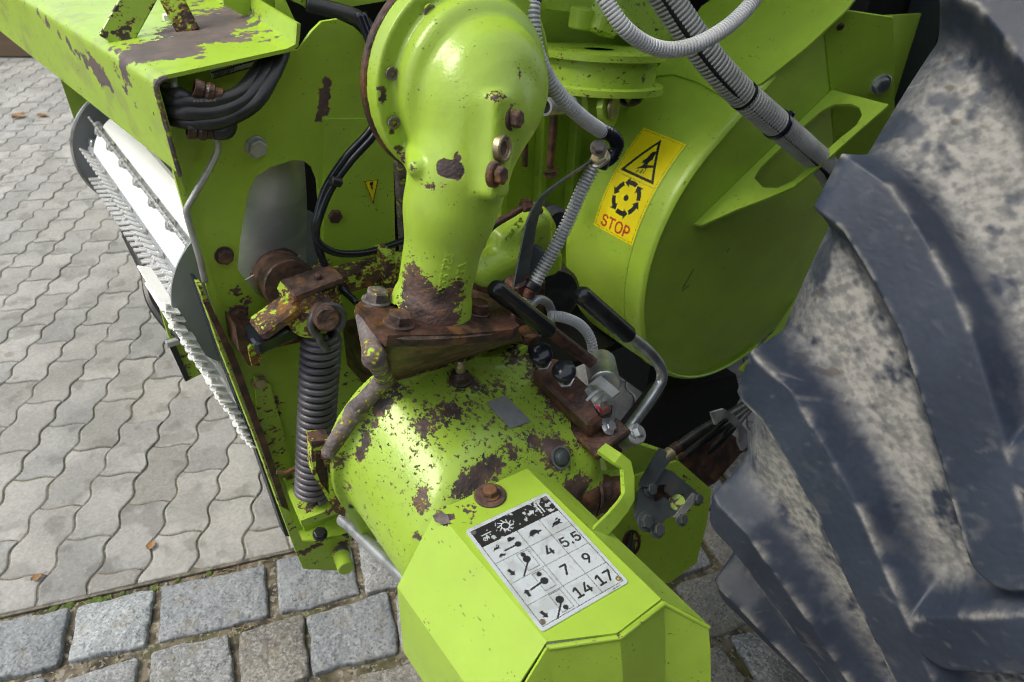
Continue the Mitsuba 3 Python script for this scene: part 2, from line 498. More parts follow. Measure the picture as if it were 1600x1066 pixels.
def concrete(key, a, b, tint):
    def c(p, n, uv):
        u = fbm(p.x * 7 + tint * 13, p.y * 7, p.z * 7, 3)
        f = fbm(p.x * 150, p.y * 150, tint * 3.0, 3)
        g = mix(a, b, smoothstep(0.3, 0.7, u)) * (0.80 + 0.40 * f)
        sp = smoothstep(0.80, 0.86, noise(p.x * 230, p.y * 230, tint))
        g = mix(g, (0.45, 0.45, 0.44), sp * 0.3)
        return mix(g, (0.11, 0.105, 0.09), smoothstep(0.60, 0.75, fbm(p.x * 19, p.y * 19 + 40, tint, 3)) * 0.35)
    mat(key, c, 0.78, 0.0, 0.3)
    bumped(key, lambda p, n, uv: fbm(p.x * 260, p.y * 260, 0.0, 2) * 0.0012 + fbm(p.x * 30, p.y * 30, 0.0, 2) * 0.003, 1.0, 6e-4)
for i, (a, b) in enumerate([((0.275, 0.271, 0.263), (0.36, 0.354, 0.343)), ((0.245, 0.243, 0.239), (0.33, 0.326, 0.319)), ((0.295, 0.288, 0.276), (0.38, 0.371, 0.356)), ((0.262, 0.254, 0.241), (0.34, 0.330, 0.314))]):
    concrete(f"paver_{i}", a, b, float(i))

def granite(key, a, b, w, tint):
    def c(p, n, uv):
        f = fbm(p.x * 110 + tint, p.y * 110, p.z * 110, 3)
        u = fbm(p.x * 9, p.y * 9 + tint, 0.0, 3)
        g = mix(a, b, smoothstep(0.30, 0.70, u * 0.5 + f * 0.5))
        g = mix(g, (0.50, 0.52, 0.54), smoothstep(0.60, 0.72, noise(p.x * 240, p.y * 240, tint)) * w)
        g = mix(g, (0.045, 0.048, 0.052), smoothstep(0.70, 0.80, noise(p.x * 270 + 7, p.y * 270, tint)) * 0.5)
        return mix(g, (0.20, 0.165, 0.10), smoothstep(0.6, 0.8, fbm(p.x * 25, p.y * 25, tint, 3)) * 0.3)
    mat(key, c, 0.62, 0.0, 0.45)
    bumped(key, lambda p, n, uv: fbm(p.x * 75, p.y * 75, tint, 3) * 0.0045, 1.0, 1e-3)
granite("sett_blue", (0.175, 0.188, 0.207), (0.255, 0.27, 0.288), 0.2, 1.0)
granite("sett_pale", (0.225, 0.245, 0.262), (0.345, 0.368, 0.385), 0.5, 2.0)
granite("sett_grey", (0.17, 0.175, 0.18), (0.27, 0.275, 0.28), 0.35, 3.0)
granite("sett_brown", (0.15, 0.14, 0.125), (0.25, 0.235, 0.205), 0.25, 4.0)

labels["ground"] = {"kind": "structure"}
USED.add("ground")
_g = trimesh.creation.box(extents=(120, 120, 0.2))
_g.apply_translation([0, 0, -0.1125])
scene["ground"] = mikit.ply(_g, "earth")

# lattice of the wave pavers: u across the courses, v along them, in course widths
W_ = 1.5 / 13.315
_ca, _sa = math.cos(0.112), math.sin(0.112)
_fw = np.array([math.sin(YAW), math.cos(YAW)])
UV_U, UV_V = _ca * _r[:2] + _sa * _fw, -_sa * _r[:2] + _ca * _fw
def lat(u, v):
    return W_ * ((np.asarray(u)[..., None] - 8.613) * UV_U + (np.asarray(v)[..., None] + 12.035) * UV_V)
def unlat(x, y):
    q = np.array([x, y]) / W_
    return q @ UV_U + 8.613, q @ UV_V - 12.035

def paver_outline(g=0.024):
    A, B = 0.075, 0.055
    t = np.linspace(0, 1, 9)[:-1]
    e = []
    for s in t: e.append((s, -B * math.sin(2 * math.pi * s)))                    # near cross joint
    for s in np.r_[t, 1 + t]: e.append((1 + A * math.sin(2 * math.pi * s), s))     # right long joint
    for s in t: e.append((1 - s, 2 - B * math.sin(2 * math.pi * (1 - s))))
    for s in np.r_[t, 1 + t]: e.append((A * math.sin(2 * math.pi * (2 - s)), 2 - s))
    return Polygon(e).buffer(0).buffer(-g / 2)

def stone_mesh(poly, top=0.0, bev=0.006, depth=0.05, bumps=0.0, rnd=0, dome=0.0, tilt=(0, 0)):
    """A paving stone: outline (world x, y), chamfered top edge, sides down into the joint."""
    def ringpts(g, n=None):
        g = max(getattr(g, "geoms", [g]), key=lambda q: q.area)
        return np.array(g.exterior.coords)[:-1]
    c = np.array(poly.centroid.coords[0])
    base = ringpts(poly.buffer(-0.0005))
    n = len(base)
    d = base - c
    L = np.linalg.norm(d, axis=1, keepdims=True)
    rings = [(base, -depth), (base, top - bev), (base - d / L * bev * 0.35, top - bev * 0.35), (base - d / L * bev * 1.1, top), (c + d * 0.62, top + dome * 0.7), (c + d * 0.3, top + dome)]
    V = []
    for q, z in rings:
        V.append(np.c_[q, np.full(n, z)])
    V = np.vstack(V + [[[c[0], c[1], top + dome]]])
    if bumps:
        m = slice(2 * n, None)
        V[m, 2] += bumps * (meshkit.fbm(np.c_[V[m, :2] * 38, np.full(len(V[m]), rnd)], 3, rnd) - 0.5)
        V[n:3 * n, :2] += bumps * 0.6 * (np.stack([meshkit.noise(np.c_[V[n:3 * n, :2] * 60, np.full(2 * n, rnd)], s) for s in (1, 2)], -1) - 0.5)
    V[n:, 2] += (V[n:, :2] - c) @ np.asarray(tilt)
    k = np.arange(n)
    Fs = []
    for r in range(len(rings) - 1):
        a, b = r * n + k, r * n + (k + 1) % n
        Fs += [np.stack([a, b, b + n], -1), np.stack([a, b + n, a + n], -1)]
    r = len(rings) - 1
    Fs.append(np.stack([r * n + k, r * n + (k + 1) % n, k * 0 + len(V) - 1], -1))
    m = trimesh.Trimesh(V, np.vstack(Fs), process=False)
    if poly.exterior.is_ccw is False:
        m.invert()
    return m

def proj(p):
    q = np.atleast_2d(p) - C0
    z = q @ _v
    return np.c_[800 + F * (q @ RIGHT) / z, 533 + F * (q @ DOWN) / z, z]

b0, b1 = P(52, 954, Z=0)[:2], P(450, 864, Z=0)[:2]           # the seam between pavers and setts
SEAM = unit(b1 - b0)
SEAMN = np.array([-SEAM[1], SEAM[0]])
if SEAMN @ (UV_V) < 0:
    SEAMN = -SEAMN
far_half = Polygon([b0 - SEAM * 60, b0 + SEAM * 60, b0 + SEAM * 60 + SEAMN * 90, b0 - SEAM * 60 + SEAMN * 90])

labels["pavement"] = {"kind": "structure"}
USED.add("pavement")
out0 = np.array(paver_outline().exterior.coords)[:-1]
cand = []
for k in range(-40, 32):
    for j in range(-3, 80):
        v0 = 2 * j + (k % 2) - 2
        cx = lat(k + 0.5, v0 + 1.0)
        q = proj([cx[0], cx[1], 0])[0]
        if q[2] < 0.4 or not (-170 < q[0] < 1760 and -60 < q[1] < 1250):
            continue
        cand.append((q[2], k, v0, q))
cand.sort()
far_stones, shown = [], 0
for depth, k, v0, q in cand:
    pg = Polygon(lat(out0[:, 0] + k, out0[:, 1] + v0))
    clipped = not far_half.buffer(-0.012).contains(pg)
    if clipped:
        pg = pg.intersection(far_half.buffer(-0.012))
        if pg.is_empty or pg.area < 0.004:
            continue
        pg = max(getattr(pg, "geoms", [pg]), key=lambda g: g.area).simplify(0.001)
    m = stone_mesh(pg, top=float(RNG.normal(0, 0.0012)), bev=0.0045, tilt=RNG.normal(0, 0.007, 2))
    seen = (q[0] < 500 and q[1] > 150) or (q[0] > 930 and q[1] > 600)
    if seen and shown < 292:
        part("pavement", "paver", m, f"paver_{RNG.integers(4)}", 25)
        shown += 1
    else:
        far_stones.append(m)
part("pavement", "far_pavers", cat(*far_stones), "paver_0", False, kind="stuff")

def _sand(p, n, uv):
    u = fbm(p.x * 60, p.y * 60, 0.5, 4)
    c = mix((0.10, 0.09, 0.075), (0.24, 0.215, 0.175), smoothstep(0.3, 0.7, u))
    return mix(c, (0.10, 0.115, 0.045), smoothstep(0.52, 0.66, fbm(p.x * 6, p.y * 6 + 5, 2.5, 3)) * 0.6)
mat("joint_sand", _sand, 0.95, 0.0, 0.2)
bumped("joint_sand", lambda p, n, uv: fbm(p.x * 160, p.y * 160, 0.0, 3) * 0.003, 1.0, 1e-3)
_s = trimesh.creation.extrude_polygon(far_half.buffer(-0.006), .005, engine="earcut")
_s.apply_translation([0, 0, -0.0097])
part("pavement", "joint_bed", _s, "joint_sand", False)
labels["sett_paving"] = {"kind": "structure"}
USED.add("sett_paving")
def seampt(a, b):
    """a along the seam from b0, b across it towards the lens."""
    return b0 + SEAM * a - SEAMN * b
def sett_poly(a0, a1, c0, c1, jit):
    """Rounded uneven quadrilateral between a0..a1 along and c0..c1 across."""
    q = [(a0, c0), (a1, c0), (a1, c1), (a0, c1)]
    q = [(a + RNG.normal(0, jit), c + RNG.normal(0, jit)) for a, c in q]
    g = Polygon([seampt(*p) for p in q]).buffer(-0.010, quad_segs=4).buffer(0.010, quad_segs=4)
    e = np.array(g.segmentize(0.022).exterior.coords)[:-1]
    nrm = meshkit.noise(np.c_[e * 22, np.zeros(len(e))], 5) - 0.5
    c = e.mean(0)
    e = c + (e - c) * (1 + 0.10 * nrm[:, None])
    return Polygon(e).buffer(0)
def sett(pg, m_):
    part("sett_paving", "sett", stone_mesh(pg, top=0.002 + float(RNG.normal(0, 0.002)), bev=0.008, bumps=0.007, rnd=int(RNG.integers(99)), dome=0.004, tilt=RNG.normal(0, 0.015, 2)), m_, 40)
def a_at(x, y):
    p = P(x, y, Z=0)[:2] - b0
    return float(p @ SEAM), float(-(p @ SEAMN))
# first row, its joints where the photograph has them
r1 = [a_at(x, y)[0] for x, y in ((-90, 1040), (108, 985), (247, 945), (425, 905), (560, 880))]
depth1 = (a_at(-20, 985)[1] * 0 + 0.012, a_at(330, 985)[1])
cols1 = ["sett_blue", "sett_pale", "sett_blue", "sett_blue"]
for i in range(4):
    sett(sett_poly(r1[i] + 0.010, r1[i + 1] - 0.010, depth1[0], depth1[1] - 0.004, 0.004), cols1[i])
a = r1[4]
while a < 2.6:
    w = float(RNG.uniform(0.14, 0.2))
    sett(sett_poly(a + 0.010, a + w - 0.010, depth1[0], depth1[1] - 0.004, 0.007), ["sett_blue", "sett_grey", "sett_brown"][RNG.integers(3)])
    a += w
a = r1[0]
while a > -0.6:
    w = float(RNG.uniform(0.14, 0.2))
    sett(sett_poly(a - w + 0.010, a - 0.010, depth1[0], depth1[1] - 0.004, 0.007), "sett_blue")
    a -= w
c = depth1[1] + 0.014
for row in range(4):
    h = float(RNG.uniform(0.15, 0.175))
    a = -0.55 + RNG.uniform(0, 0.12)
    while a < 2.4:
        w = float(RNG.uniform(0.15, 0.225))
        sett(sett_poly(a + 0.007, a + w - 0.007, c + 0.005, c + h - 0.005, 0.008), ["sett_blue", "sett_grey", "sett_grey", "sett_brown"][RNG.integers(4)])
        a += w
    c += h + 0.012
# mortar crumbs and grit in the wide joints, straw
chips_ = []
for _ in range(1500):
    a, b = RNG.uniform(-0.4, 2.2), RNG.uniform(0.0, 0.62)
    p = seampt(a, b)
    s = RNG.uniform(0.0015, 0.0045)
    m = trimesh.creation.icosphere(0, s)
    m.vertices *= RNG.uniform(0.5, 1.3, 3)
    m.apply_translation([p[0], p[1], -0.0115])
    chips_.append(m)
part("sett_paving", "joint_grit", cat(*chips_), "sett_brown", False, kind="stuff")
straw = []
mat("straw", (0.36, 0.29, 0.15), 0.7)
mat("moss", lambda p, n, uv: mix((0.04, 0.075, 0.012), (0.11, 0.15, 0.03), noise(p.x * 300, p.y * 300, 0.0)), 0.9)
for _ in range(150):
    a, b = RNG.uniform(-0.35, 1.9), abs(RNG.normal(0, 0.012)) if RNG.random() < .5 else depth1[1] + RNG.normal(0.01, 0.008)
    p, t = seampt(a, b), RNG.uniform(0, 6.28)
    L = RNG.uniform(0.006, 0.018)
    d = np.array([math.cos(t), math.sin(t), RNG.uniform(-.15, .15)]) * L
    o = np.array([p[0], p[1], -0.009])
    straw.append(tube(np.array([o - d, o + [0, 0, .003], o + d]), 0.0006, 4))
part("sett_paving", "straw_bits", cat(*straw), "straw", False, kind="stuff")
moss = []
for _ in range(120):
    a, b = RNG.uniform(-0.3, 1.6), RNG.normal(0.0, 0.006)
    if meshkit.noise(np.array([[a * 9, 3.3, 0]]))[0] < 0.5:
        continue
    p = seampt(a, b)
    m = trimesh.creation.icosphere(1, RNG.uniform(0.003, 0.008))
    m.vertices *= [1.4, 1.4, 0.6]
    m.apply_translation([p[0], p[1], -0.011])
    moss.append(m)
part("sett_paving", "moss_tufts", cat(*moss), "moss", True, kind="stuff")

mat("leaf_brown", lambda p, n, uv: mix((0.22, 0.11, 0.045), (0.36, 0.22, 0.10), noise(p.x * 90, p.y * 90, 0.0)), 0.7)
def leaf(x, y, s, turn, label):
    o = P(x, y, Z=0.004)
    t = np.linspace(0, 1, 9)
    wv = np.sin(math.pi * t ** 0.8) * 0.36 * (1 + 0.18 * np.sin(t * 19))
    V = []
    for i, a in enumerate(t):
        for sgn in (-1, 0, 1):
            V.append([(a - .5) * s, sgn * wv[i] * s, s * (0.16 * abs(sgn) + 0.22 * (a - .5) ** 2)])
    V = np.array(V)
    Fs = [f for i in range(8) for j in range(2) for f in ([i * 3 + j, i * 3 + j + 1, i * 3 + j + 4], [i * 3 + j, i * 3 + j + 4, i * 3 + j + 3])]
    m = trimesh.Trimesh(V, Fs, process=False)
    m = cat(m, tube(np.array([[.5 * s, 0, .05 * s], [.72 * s, .06 * s, .06 * s], [.9 * s, .1 * s, .02 * s]]), 0.0009, 5))
    c_, s_ = math.cos(turn), math.sin(turn)
    one("dry_leaf", moved(m, [[c_, -s_, 0], [s_, c_, 0], [0, 0, 1]], o), "leaf_brown", label, "leaf", True, "dry leaves")
leaf(236, 853, 0.030, 1.1, "small brown dry leaf on the grey wave paver just above the granite setts")
leaf(58, 903, 0.026, 0.2, "pale curled leaf scrap in the joint near the left edge of the paving")
leaf(30, 183, 0.09, 0.6, "brown dry leaf on the bright far paving, left of the other")
leaf(66, 182, 0.07, 2.2, "brown dry leaf on the bright far paving, nearer the green pickup arm")

# a timber shed beyond the yard
mat("timber", lambda p, n, uv: mix((0.10, 0.066, 0.040), (0.21, 0.15, 0.10), fbm(p.x * 1.3, p.y * 1.3, p.z * 22, 4)), 0.8)
S0 = P(25, 92, Z=0)
sdir = unit(np.array([RIGHT[0], RIGHT[1], 0]) + 0.10 * np.array([_fw[0], _fw[1], 0]))
snrm = np.array([-sdir[1], sdir[0], 0])
shed = thing("timber_shed", "brown timber shed wall in shade at the far top left of the yard", "shed")
part(shed, "wall", obox(S0 + snrm * 0.16 + [0, 0, .62], (sdir, snrm, [0, 0, 1]), (3.2, 0.10, .62)), "timber")
for i in range(5):
    part(shed, "board", obox(S0 + snrm * 0.035 + [0, 0, 0.13 + i * 0.245], (sdir, snrm, [0, 0, 1]), (3.2, 0.02, 0.118), 0.004), "timber")

# ------------------------------------------------------------------ pickup header: side plate, cover, rotor
YS = 1.05
paint("paint_panel", [(P(372, 495, Y=YS), .022, .42), (P(385, 470, Y=YS), .014, .32), (P(420, 630, Y=YS), .028, .45), (P(425, 650, Y=YS), .015, .4), (P(365, 452, Y=YS), .016, .3),
     (P(508, 150, Y=YS), .010, .75), (P(505, 170, Y=YS), .010, .75), (P(512, 128, Y=YS), .008, .7), (P(497, 186, Y=YS), .007, .6), (P(502, 420, Y=YS), .02, .32), (P(500, 395, Y=YS), .012, .3), (P(545, 335, Y=YS), .010, .28),
     (P(430, 700, Y=YS), .03, .36), (P(556, 590, Y=YS), .05, .27), (P(572, 640, Y=YS), .04, .28), (P(560, 520, Y=YS), .03, .22)], chips=-0.035, bare=0.12, dent=.002)
paint("paint_clean", [], chips=-0.04, dirt=0.2)
paint("paint_edgy", [], chips=0.06, size=0.014, edge=0.35)
paint("paint_worn", [], chips=0.19, size=0.014, edge=0.7)
paint("paint_specked", [], chips=0.13, size=0.009, edge=0.5)
hd = thing("pickup_header", "lime green pickup header with tined rotor, rusty cover and side plate at left", "pickup header")
panel_px = [(246, 146), (258, 116), (400, 86), (468, 78), (477, 64), (487, 50), (503, 34), (528, 30), (553, 42), (573, 62), (586, 92), (591, 130), (606, 185), (613, 205), (616, 300), (618, 402), (614, 440), (604, 470), (600, 520), (592, 560), (590, 700), (575, 760), (560, 830), (530, 850), (466, 862), (440, 790), (400, 660), (345, 490), (306, 385), (278, 280), (246, 160)]
hole_px = [(388, 300), (400, 276), (422, 262), (458, 250), (474, 251), (488, 262), (496, 282), (499, 320), (500, 395), (499, 436), (478, 470), (430, 478), (404, 462), (385, 440), (371, 420), (376, 370)]
part(hd, "side_plate", plateY(panel_px, YS, 0.007, [hole_px], 0.004), "paint_panel")
# seam strip of the rear side plate, lapped on the front one
lap = [(507, 195), (608, 190), (616, 300), (618, 402), (600, 420), (506, 420)]
part(hd, "rear_side_plate", plateY([(508, 186), (606, 186), (613, 205), (616, 300), (618, 402), (512, 418), (505, 390), (506, 330)], YS - 0.004, 0.0038, [], 0.003), "paint_panel")
# bulged sheet behind the window
def bulge():
    q = np.array([P(x, y, Y=YS + 0.03) for x, y in ((364, 240), (488, 240), (500, 470), (360, 470))])
    n = 26
    V = []
    for i in range(n):
        for j in range(n):
            a, b = j / (n - 1), i / (n - 1)
            p = q[0] * (1 - a) * (1 - b) + q[1] * a * (1 - b) + q[2] * a * b + q[3] * (1 - a) * b
            p = p.copy()
            dent = 0.006 * math.sin(a * 5 + 1) * math.sin(b * 7) + 0.005 * meshkit.noise(np.array([[a * 4, b * 4, 1.5]]))[0]
            p[1] += 0.028 * (2 * abs(a - .45)) ** 2.2 + dent + 0.016 * max(0, b - .55) - 0.002
            V.append(p)
    k = np.arange(n - 1)
    i, j = np.meshgrid(k, k, indexing="ij")
    p00 = (i * n + j).ravel()
    return trimesh.Trimesh(np.array(V), np.vstack([np.stack([p00, p00 + 1, p00 + n + 1], -1), np.stack([p00, p00 + n + 1, p00 + n], -1)]), process=False)
part(hd, "window_sheet", bulge(), "sheet_steel", True)
part(hd, "lower_window_sheet", plateY([(380, 440), (430, 410), (470, 400), (500, 440), (480, 490), (420, 485)], YS + 0.017, 0.002), "zinc_dull")
NB = np.array([0, -1.0, 0])
for x, y, r, m_ in ((400, 230, .0135, "zinc_dull"), (350, 399, .012, "rust"), (521, 336, .0115, "rust"), (371, 491, .0135, "rust"), (404, 596, .011, "zinc_yellow")):
    part(hd, "bolt", hexbolt(P(x, y, Y=YS), NB, r, r * .75, 1.2, x * .1), m_)
# front edge of the side plate: folded strip and the rusty bar beside it
def strip(px, Y0, Y1, w, mat_, name, t=0.004, label=None):
    """A flat strip along places px, at depth Y0..Y1, w px wide towards +x of the picture."""
    a = [P(x, y, Y=Y0) for x, y in px]
    b = [P(x + ww, y, Y=Y0) for (x, y), ww in zip(px, np.broadcast_to(w, len(px)))]
    poly = np.array(a + b[::-1])
    return part(hd, name, slab(poly, [0, -1, 0], t), mat_, label=label)
strip([(271, 268), (300, 372), (330, 470), (352, 530)], YS - 0.010, 0, [9, 11, 12, 10], "paint_edgy", "edge_strip", 0.009)
strip([(309, 445), (345, 548), (400, 690), (438, 795)], YS - 0.020, 0, [7, 10, 9, 8], "paint_worn", "edge_strip", 0.018)
strip([(318, 472), (352, 548), (405, 690), (443, 800)], YS - 0.030, 0, [9, 13, 12, 10], "rust_oily", "rusty_bar", 0.008, "dark rusty flat bar along the lower front edge")
strip([(306, 440), (342, 548), (396, 692), (446, 838)], YS + 0.004, 0, [5, 6, 8, 10], "dark_blue_steel", "inner_edge", 0.03)
# small rusty lug on the plate at mid height
part(hd, "stiffener", plateY([(398, 590), (422, 600), (436, 650), (452, 705), (456, 735), (430, 735), (412, 690), (402, 640)], YS - 0.008, 0.0075), "paint_worn")
part(hd, "clip", tube(spline([P(432, 738, Y=.99), P(450, 738, Y=.985), P(476, 720, Y=.99), P(482, 712, Y=1.0)], 14), .004, 8), "rust")

# foot of the side plate: a box open at the top, with a stub shaft
paint("paint_foot", [(P(480, 850, Y=.99), .035, .26), (P(540, 845, Y=.99), .02, .35), (P(470, 800, Y=1.0), .03, .3)], chips=0.06, size=.015, edge=.25)
def px3(pts, Y):
    return np.array([P(x, y, Y=Y) for x, y in pts])
part(hd, "foot_plate", plateY([(436, 792), (452, 800), (474, 848), (545, 838), (551, 893), (474, 889), (462, 862)], 0.985, 0.006), "paint_foot")
part(hd, "foot_base", slab(np.array([P(474, 852, Y=.99), P(545, 842, Y=.99), P(545, 842, Y=.99) + [0, .065, 0], P(474, 852, Y=.99) + [0, .065, 0]]), [0, 0, 1], .006), "paint_foot")
part(hd, "foot_back", plateY([(458, 742), (590, 700), (604, 770), (560, 820), (548, 846), (480, 850)], YS - .012, 0.01), "paint_clean")
ct = P(519, 868, Y=.975)
ax_st = unit(np.array([0.10, -1, -0.02]))
pa, pb = P(537, 846, Y=.985), P(541, 889, Y=.935)
part(hd, "stub_shaft", cyl(P(522, 838, Y=1.03), pb, .0165, 28, .002), "paint_clean", 30)
part(hd, "stub_collar", cyl(P(528, 850, Y=1.005), P(533, 868, Y=.972), .0172, 28, .001), "rust_grey")
part(hd, "stub_lug", hexbolt(P(500, 835, Y=.99), [0, -.3, 1], .012, .008, 1.2), "black_rubber")

# spring seat
ztop = P(490, 775, Y=.97)[2] - 0.004
paint("paint_seat", [(P(x, y, Z=ztop), r, q) for x, y, r, q in ((470, 760, .016, .42), (482, 795, .016, .40), (515, 800, .012, .40), (455, 745, .010, .36), (500, 745, .012, .36), (440, 740, .008, .4))], chips=.05, size=.008, edge=.5)
seat = np.array([P(x, y, Z=ztop) for x, y in ((436, 734), (500, 728), (528, 792), (470, 814))])
part(hd, "spring_seat", slab(seat, [0, 0, 1], .016), "paint_seat")

# bearing bracket: shelf, block, shaft, small shoe
bk = lambda pts, Y, t: plateY(pts, Y, t)
part(hd, "bracket_shelf", bk([(368, 508), (394, 524), (470, 512), (480, 520), (472, 534), (420, 546), (408, 556), (406, 572), (388, 571), (374, 548)], .985, .05), "rust_oily")
part(hd, "bracket_edge", bk([(388, 545), (398, 534), (440, 530), (470, 521), (472, 530), (420, 545), (408, 554), (406, 568), (394, 572)], .978, .008), "rust_half")
paint("paint_block", [(P(480, 440, Y=.94), .03, .30), (P(465, 480, Y=.94), .02, .1)], chips=.20, size=.012, edge=1.0)
cb = P(478, 478, Y=.965)
part(hd, "bearing_block", obox(P(485, 468, Y=.975), (unit([1, 0, .12]), [0, 1, 0], unit([-.12, 0, 1])), (.041, .030, .041), .008), "rust_half")
part(hd, "bearing_cap", cyl(P(478, 478, Y=.985), P(487, 492, Y=.932), .038, 36, .004), "rust_half")
part(hd, "bearing_top", obox(P(488, 440, Y=.965), (unit([1, 0, .10]), [0, 1, 0], unit([-.10, 0, 1])), (.041, .028, .007), .003), "rust")
part(hd, "bearing_nub", dome_screw(P(497, 433, Y=.955), [-.1, -.3, .95], .006, .007), "rust")
part(hd, "shaft_sleeve", cyl(P(430, 424, Y=1.10), P(456, 448, Y=.985), .042, 40, .002), "rust_oily")
part(hd, "sleeve_rim", lathe([(0, .036), (0, .0445), (.004, .0455), (.010, .0445), (.012, .038)], P(434, 428, Y=1.085), P(452, 447, Y=.985) - P(432, 425, Y=1.10), 40), "rust")
part(hd, "shoe", obox(P(430, 495, Y=.955), (unit([1, 0, .42]), [0, 1, 0], unit([-.42, 0, 1])), (.034, .026, .011), .006), "rust_half")
part(hd, "shoe_grease", obox(P(425, 518, Y=.975), (unit([1, 0, .12]), [0, 1, 0], unit([-.12, 0, 1])), (.036, .03, .012), .004), "black_gloss")
part(hd, "pivot_pin", cyl(P(494, 482, Y=.965), P(512, 500, Y=.885), .0185, 32, .003), "rust")
part(hd, "pin_ring", ring(P(489, 478, Y=.945), [.07, -1, -.03], .019, .024, .004), "zinc_dull")

# link bar behind the spring, running to the gearbox foot
part(hd, "link_bar", obox((P(520, 440, Y=1.0) + P(640, 410, Y=1.0)) / 2, (unit(P(640, 410, Y=1.0) - P(520, 440, Y=1.0)), [0, 1, 0], unit(np.cross(unit(P(640, 410, Y=1.0) - P(520, 440, Y=1.0)), [0, 1, 0]))), (.075, .018, .019), .004), "rust_half")
part(hd, "link_lug", obox(P(602, 418, Y=.985), AX, (.010, .02, .035), .003), "rust_half")

# top cover
_n0, _tp = P(238, 122, Z=1.247), P(280, 272, Y=P(238, 122, Z=1.247)[1] + .02)
_fd = unit(P(20, -14, Z=1.247) - _n0)
_fn = unit(np.cross(_fd, _tp - _n0))
FF = lambda x, y: PN(x, y, _n0, _fn)
paint("paint_cover", [(P(225, 85, Z=1.247), .05, .36), (P(255, 82, Z=1.247), .045, .36), (P(300, 58, Z=1.247), .06, .36), (P(330, 40, Z=1.247), .05, .38), (P(345, 52, Z=1.247), .06, .34), (P(380, 72, Z=1.247), .045, .36), (P(360, 25, Z=1.247), .06, .3), (P(300, 91, Z=1.247), .022, .45), (P(318, 98, Z=1.247), .01, .4),
      *[(FF(x, y), r, q) for x, y, r, q in ((60, 22, .012, .42), (75, 38, .012, .42), (92, 54, .012, .44), (108, 70, .013, .44), (122, 85, .014, .44), (134, 98, .017, .5), (147, 108, .020, .55), (158, 118, .020, .55), (168, 127, .015, .5), (148, 160, .012, .1))], (P(234, 122, Z=1.247), .010, .3), (P(183, 90, Z=1.247), .014, .35)],
      chips=0.045, size=.020, edge=.25, dirt=0.35, bare=.45, dent=.002)
zt = 1.247
A_ = lambda x, y, z=zt: P(x, y, Z=z)
n0, n1 = A_(238, 122), P(462, 73, Y=1.0)
f0, f1 = A_(20, -14), P(330, -16, Z=P(462, 73, Y=1.0)[2])
dirf = unit(f0 - n0)
f0 = n0 + dirf * 3.0
f1 = n1 + unit(f1 - n1) * 3.0
def sheet(rows, t):
    """A bent sheet through rows of points, thickened by t along its normals."""
    R = np.array(rows, float)
    a, b = R.shape[:2]
    g = R.reshape(-1, 3)
    i, j = np.meshgrid(np.arange(a - 1), np.arange(b - 1), indexing="ij")
    p = (i * b + j).ravel()
    f = np.vstack([np.stack([p, p + 1, p + b + 1], -1), np.stack([p, p + b + 1, p + b], -1)])
    m = trimesh.Trimesh(g, f, process=False)
    nrm = np.array(m.vertex_normals)
    V = np.vstack([g, g - nrm * t])
    N = len(g)
    e = []
    for k in range(a - 1):
        e += [(k * b, (k + 1) * b), ((k + 1) * b + b - 1, k * b + b - 1)]
    for k in range(b - 1):
        e += [(k + 1, k), ((a - 1) * b + k, (a - 1) * b + k + 1)]
    e = np.array(e)
    side = np.vstack([np.stack([e[:, 0], e[:, 1], e[:, 1] + N], -1), np.stack([e[:, 0], e[:, 1] + N, e[:, 0] + N], -1)])
    out = trimesh.Trimesh(V, np.vstack([f, f[:, ::-1] + N, side]), process=False)
    out.merge_vertices()
    out.fix_normals()
    return out
def crossrow(p0, p1, tip, lift):
    """front bottom -> rounded front corner -> flat top -> rounded rear corner -> rear flange."""
    x = unit(p1 - p0)
    r = .016
    dn = tip - p0
    L = np.linalg.norm(dn)
    dn /= L
    out = [p0 + dn * s for s in np.linspace(L, r, 5)]
    for t in (0.25, 0.5, 0.75):
        c = p0 + dn * r * (1 - t) ** 2 + x * r * t ** 2
        out.append(c)
    W = np.linalg.norm(p1 - p0)
    out += [p0 + x * s for s in np.linspace(r, W - .012, 7)]
    out += [p1 + [0, 0, .003], p1 + np.array([0, 0, lift * .5]) + x * .003, p1 + np.array([0, 0, lift]) + x * .006]
    return out
tip_near = P(280, 272, Y=n0[1] + .02)
tip_far_dir = unit(P(62, 62, Z=tip_near[2]) - tip_near)
rows = []
for s in np.linspace(0, 1, 12):
    p0, p1 = n0 + (f0 - n0) * s, n1 + (f1 - n1) * s
    tp = tip_near + (f0 - n0) * s
    rows.append(crossrow(p0, p1, tp, .028))
cover = sheet(rows, .005)
part(hd, "cover_plate", cover, "paint_cover", 35, "rust streaked bent top cover plate")
# worn near edge of the cover
edge = np.array(rows[0])
part(hd, "cover_rim", tube(edge[:9] + [0, -.0025, -.002], .0034, 6), "rust_grey")
cpn = unit(np.cross(n1 - n0, f0 - n0))
A_ = lambda x, y: PN(x, y, n0, cpn)
# struts standing on the cover
for b_, t_ in (((180, 64), (222, -12)), ((293, 46), (262, -14))):
    a0 = A_(*b_)
    top = P(t_[0], t_[1], Y=a0[1] + .02)
    d = unit(top - a0)
    s_ = unit(np.cross(d, [0.3, 1, 0]))
    part(hd, "cover_strut", obox(a0 + d * .12, (s_, np.cross(d, s_), d), (.020 if b_[0] < 200 else .016, .0045, .125), .0015), "paint_worn" if b_[0] < 200 else "rust_half")
for x, y in ((266, 34), (287, 44)):
    part(hd, "cover_nut", hexbolt(A_(x, y), [0, 0, 1], .010, .009, 0), "white_zinc")
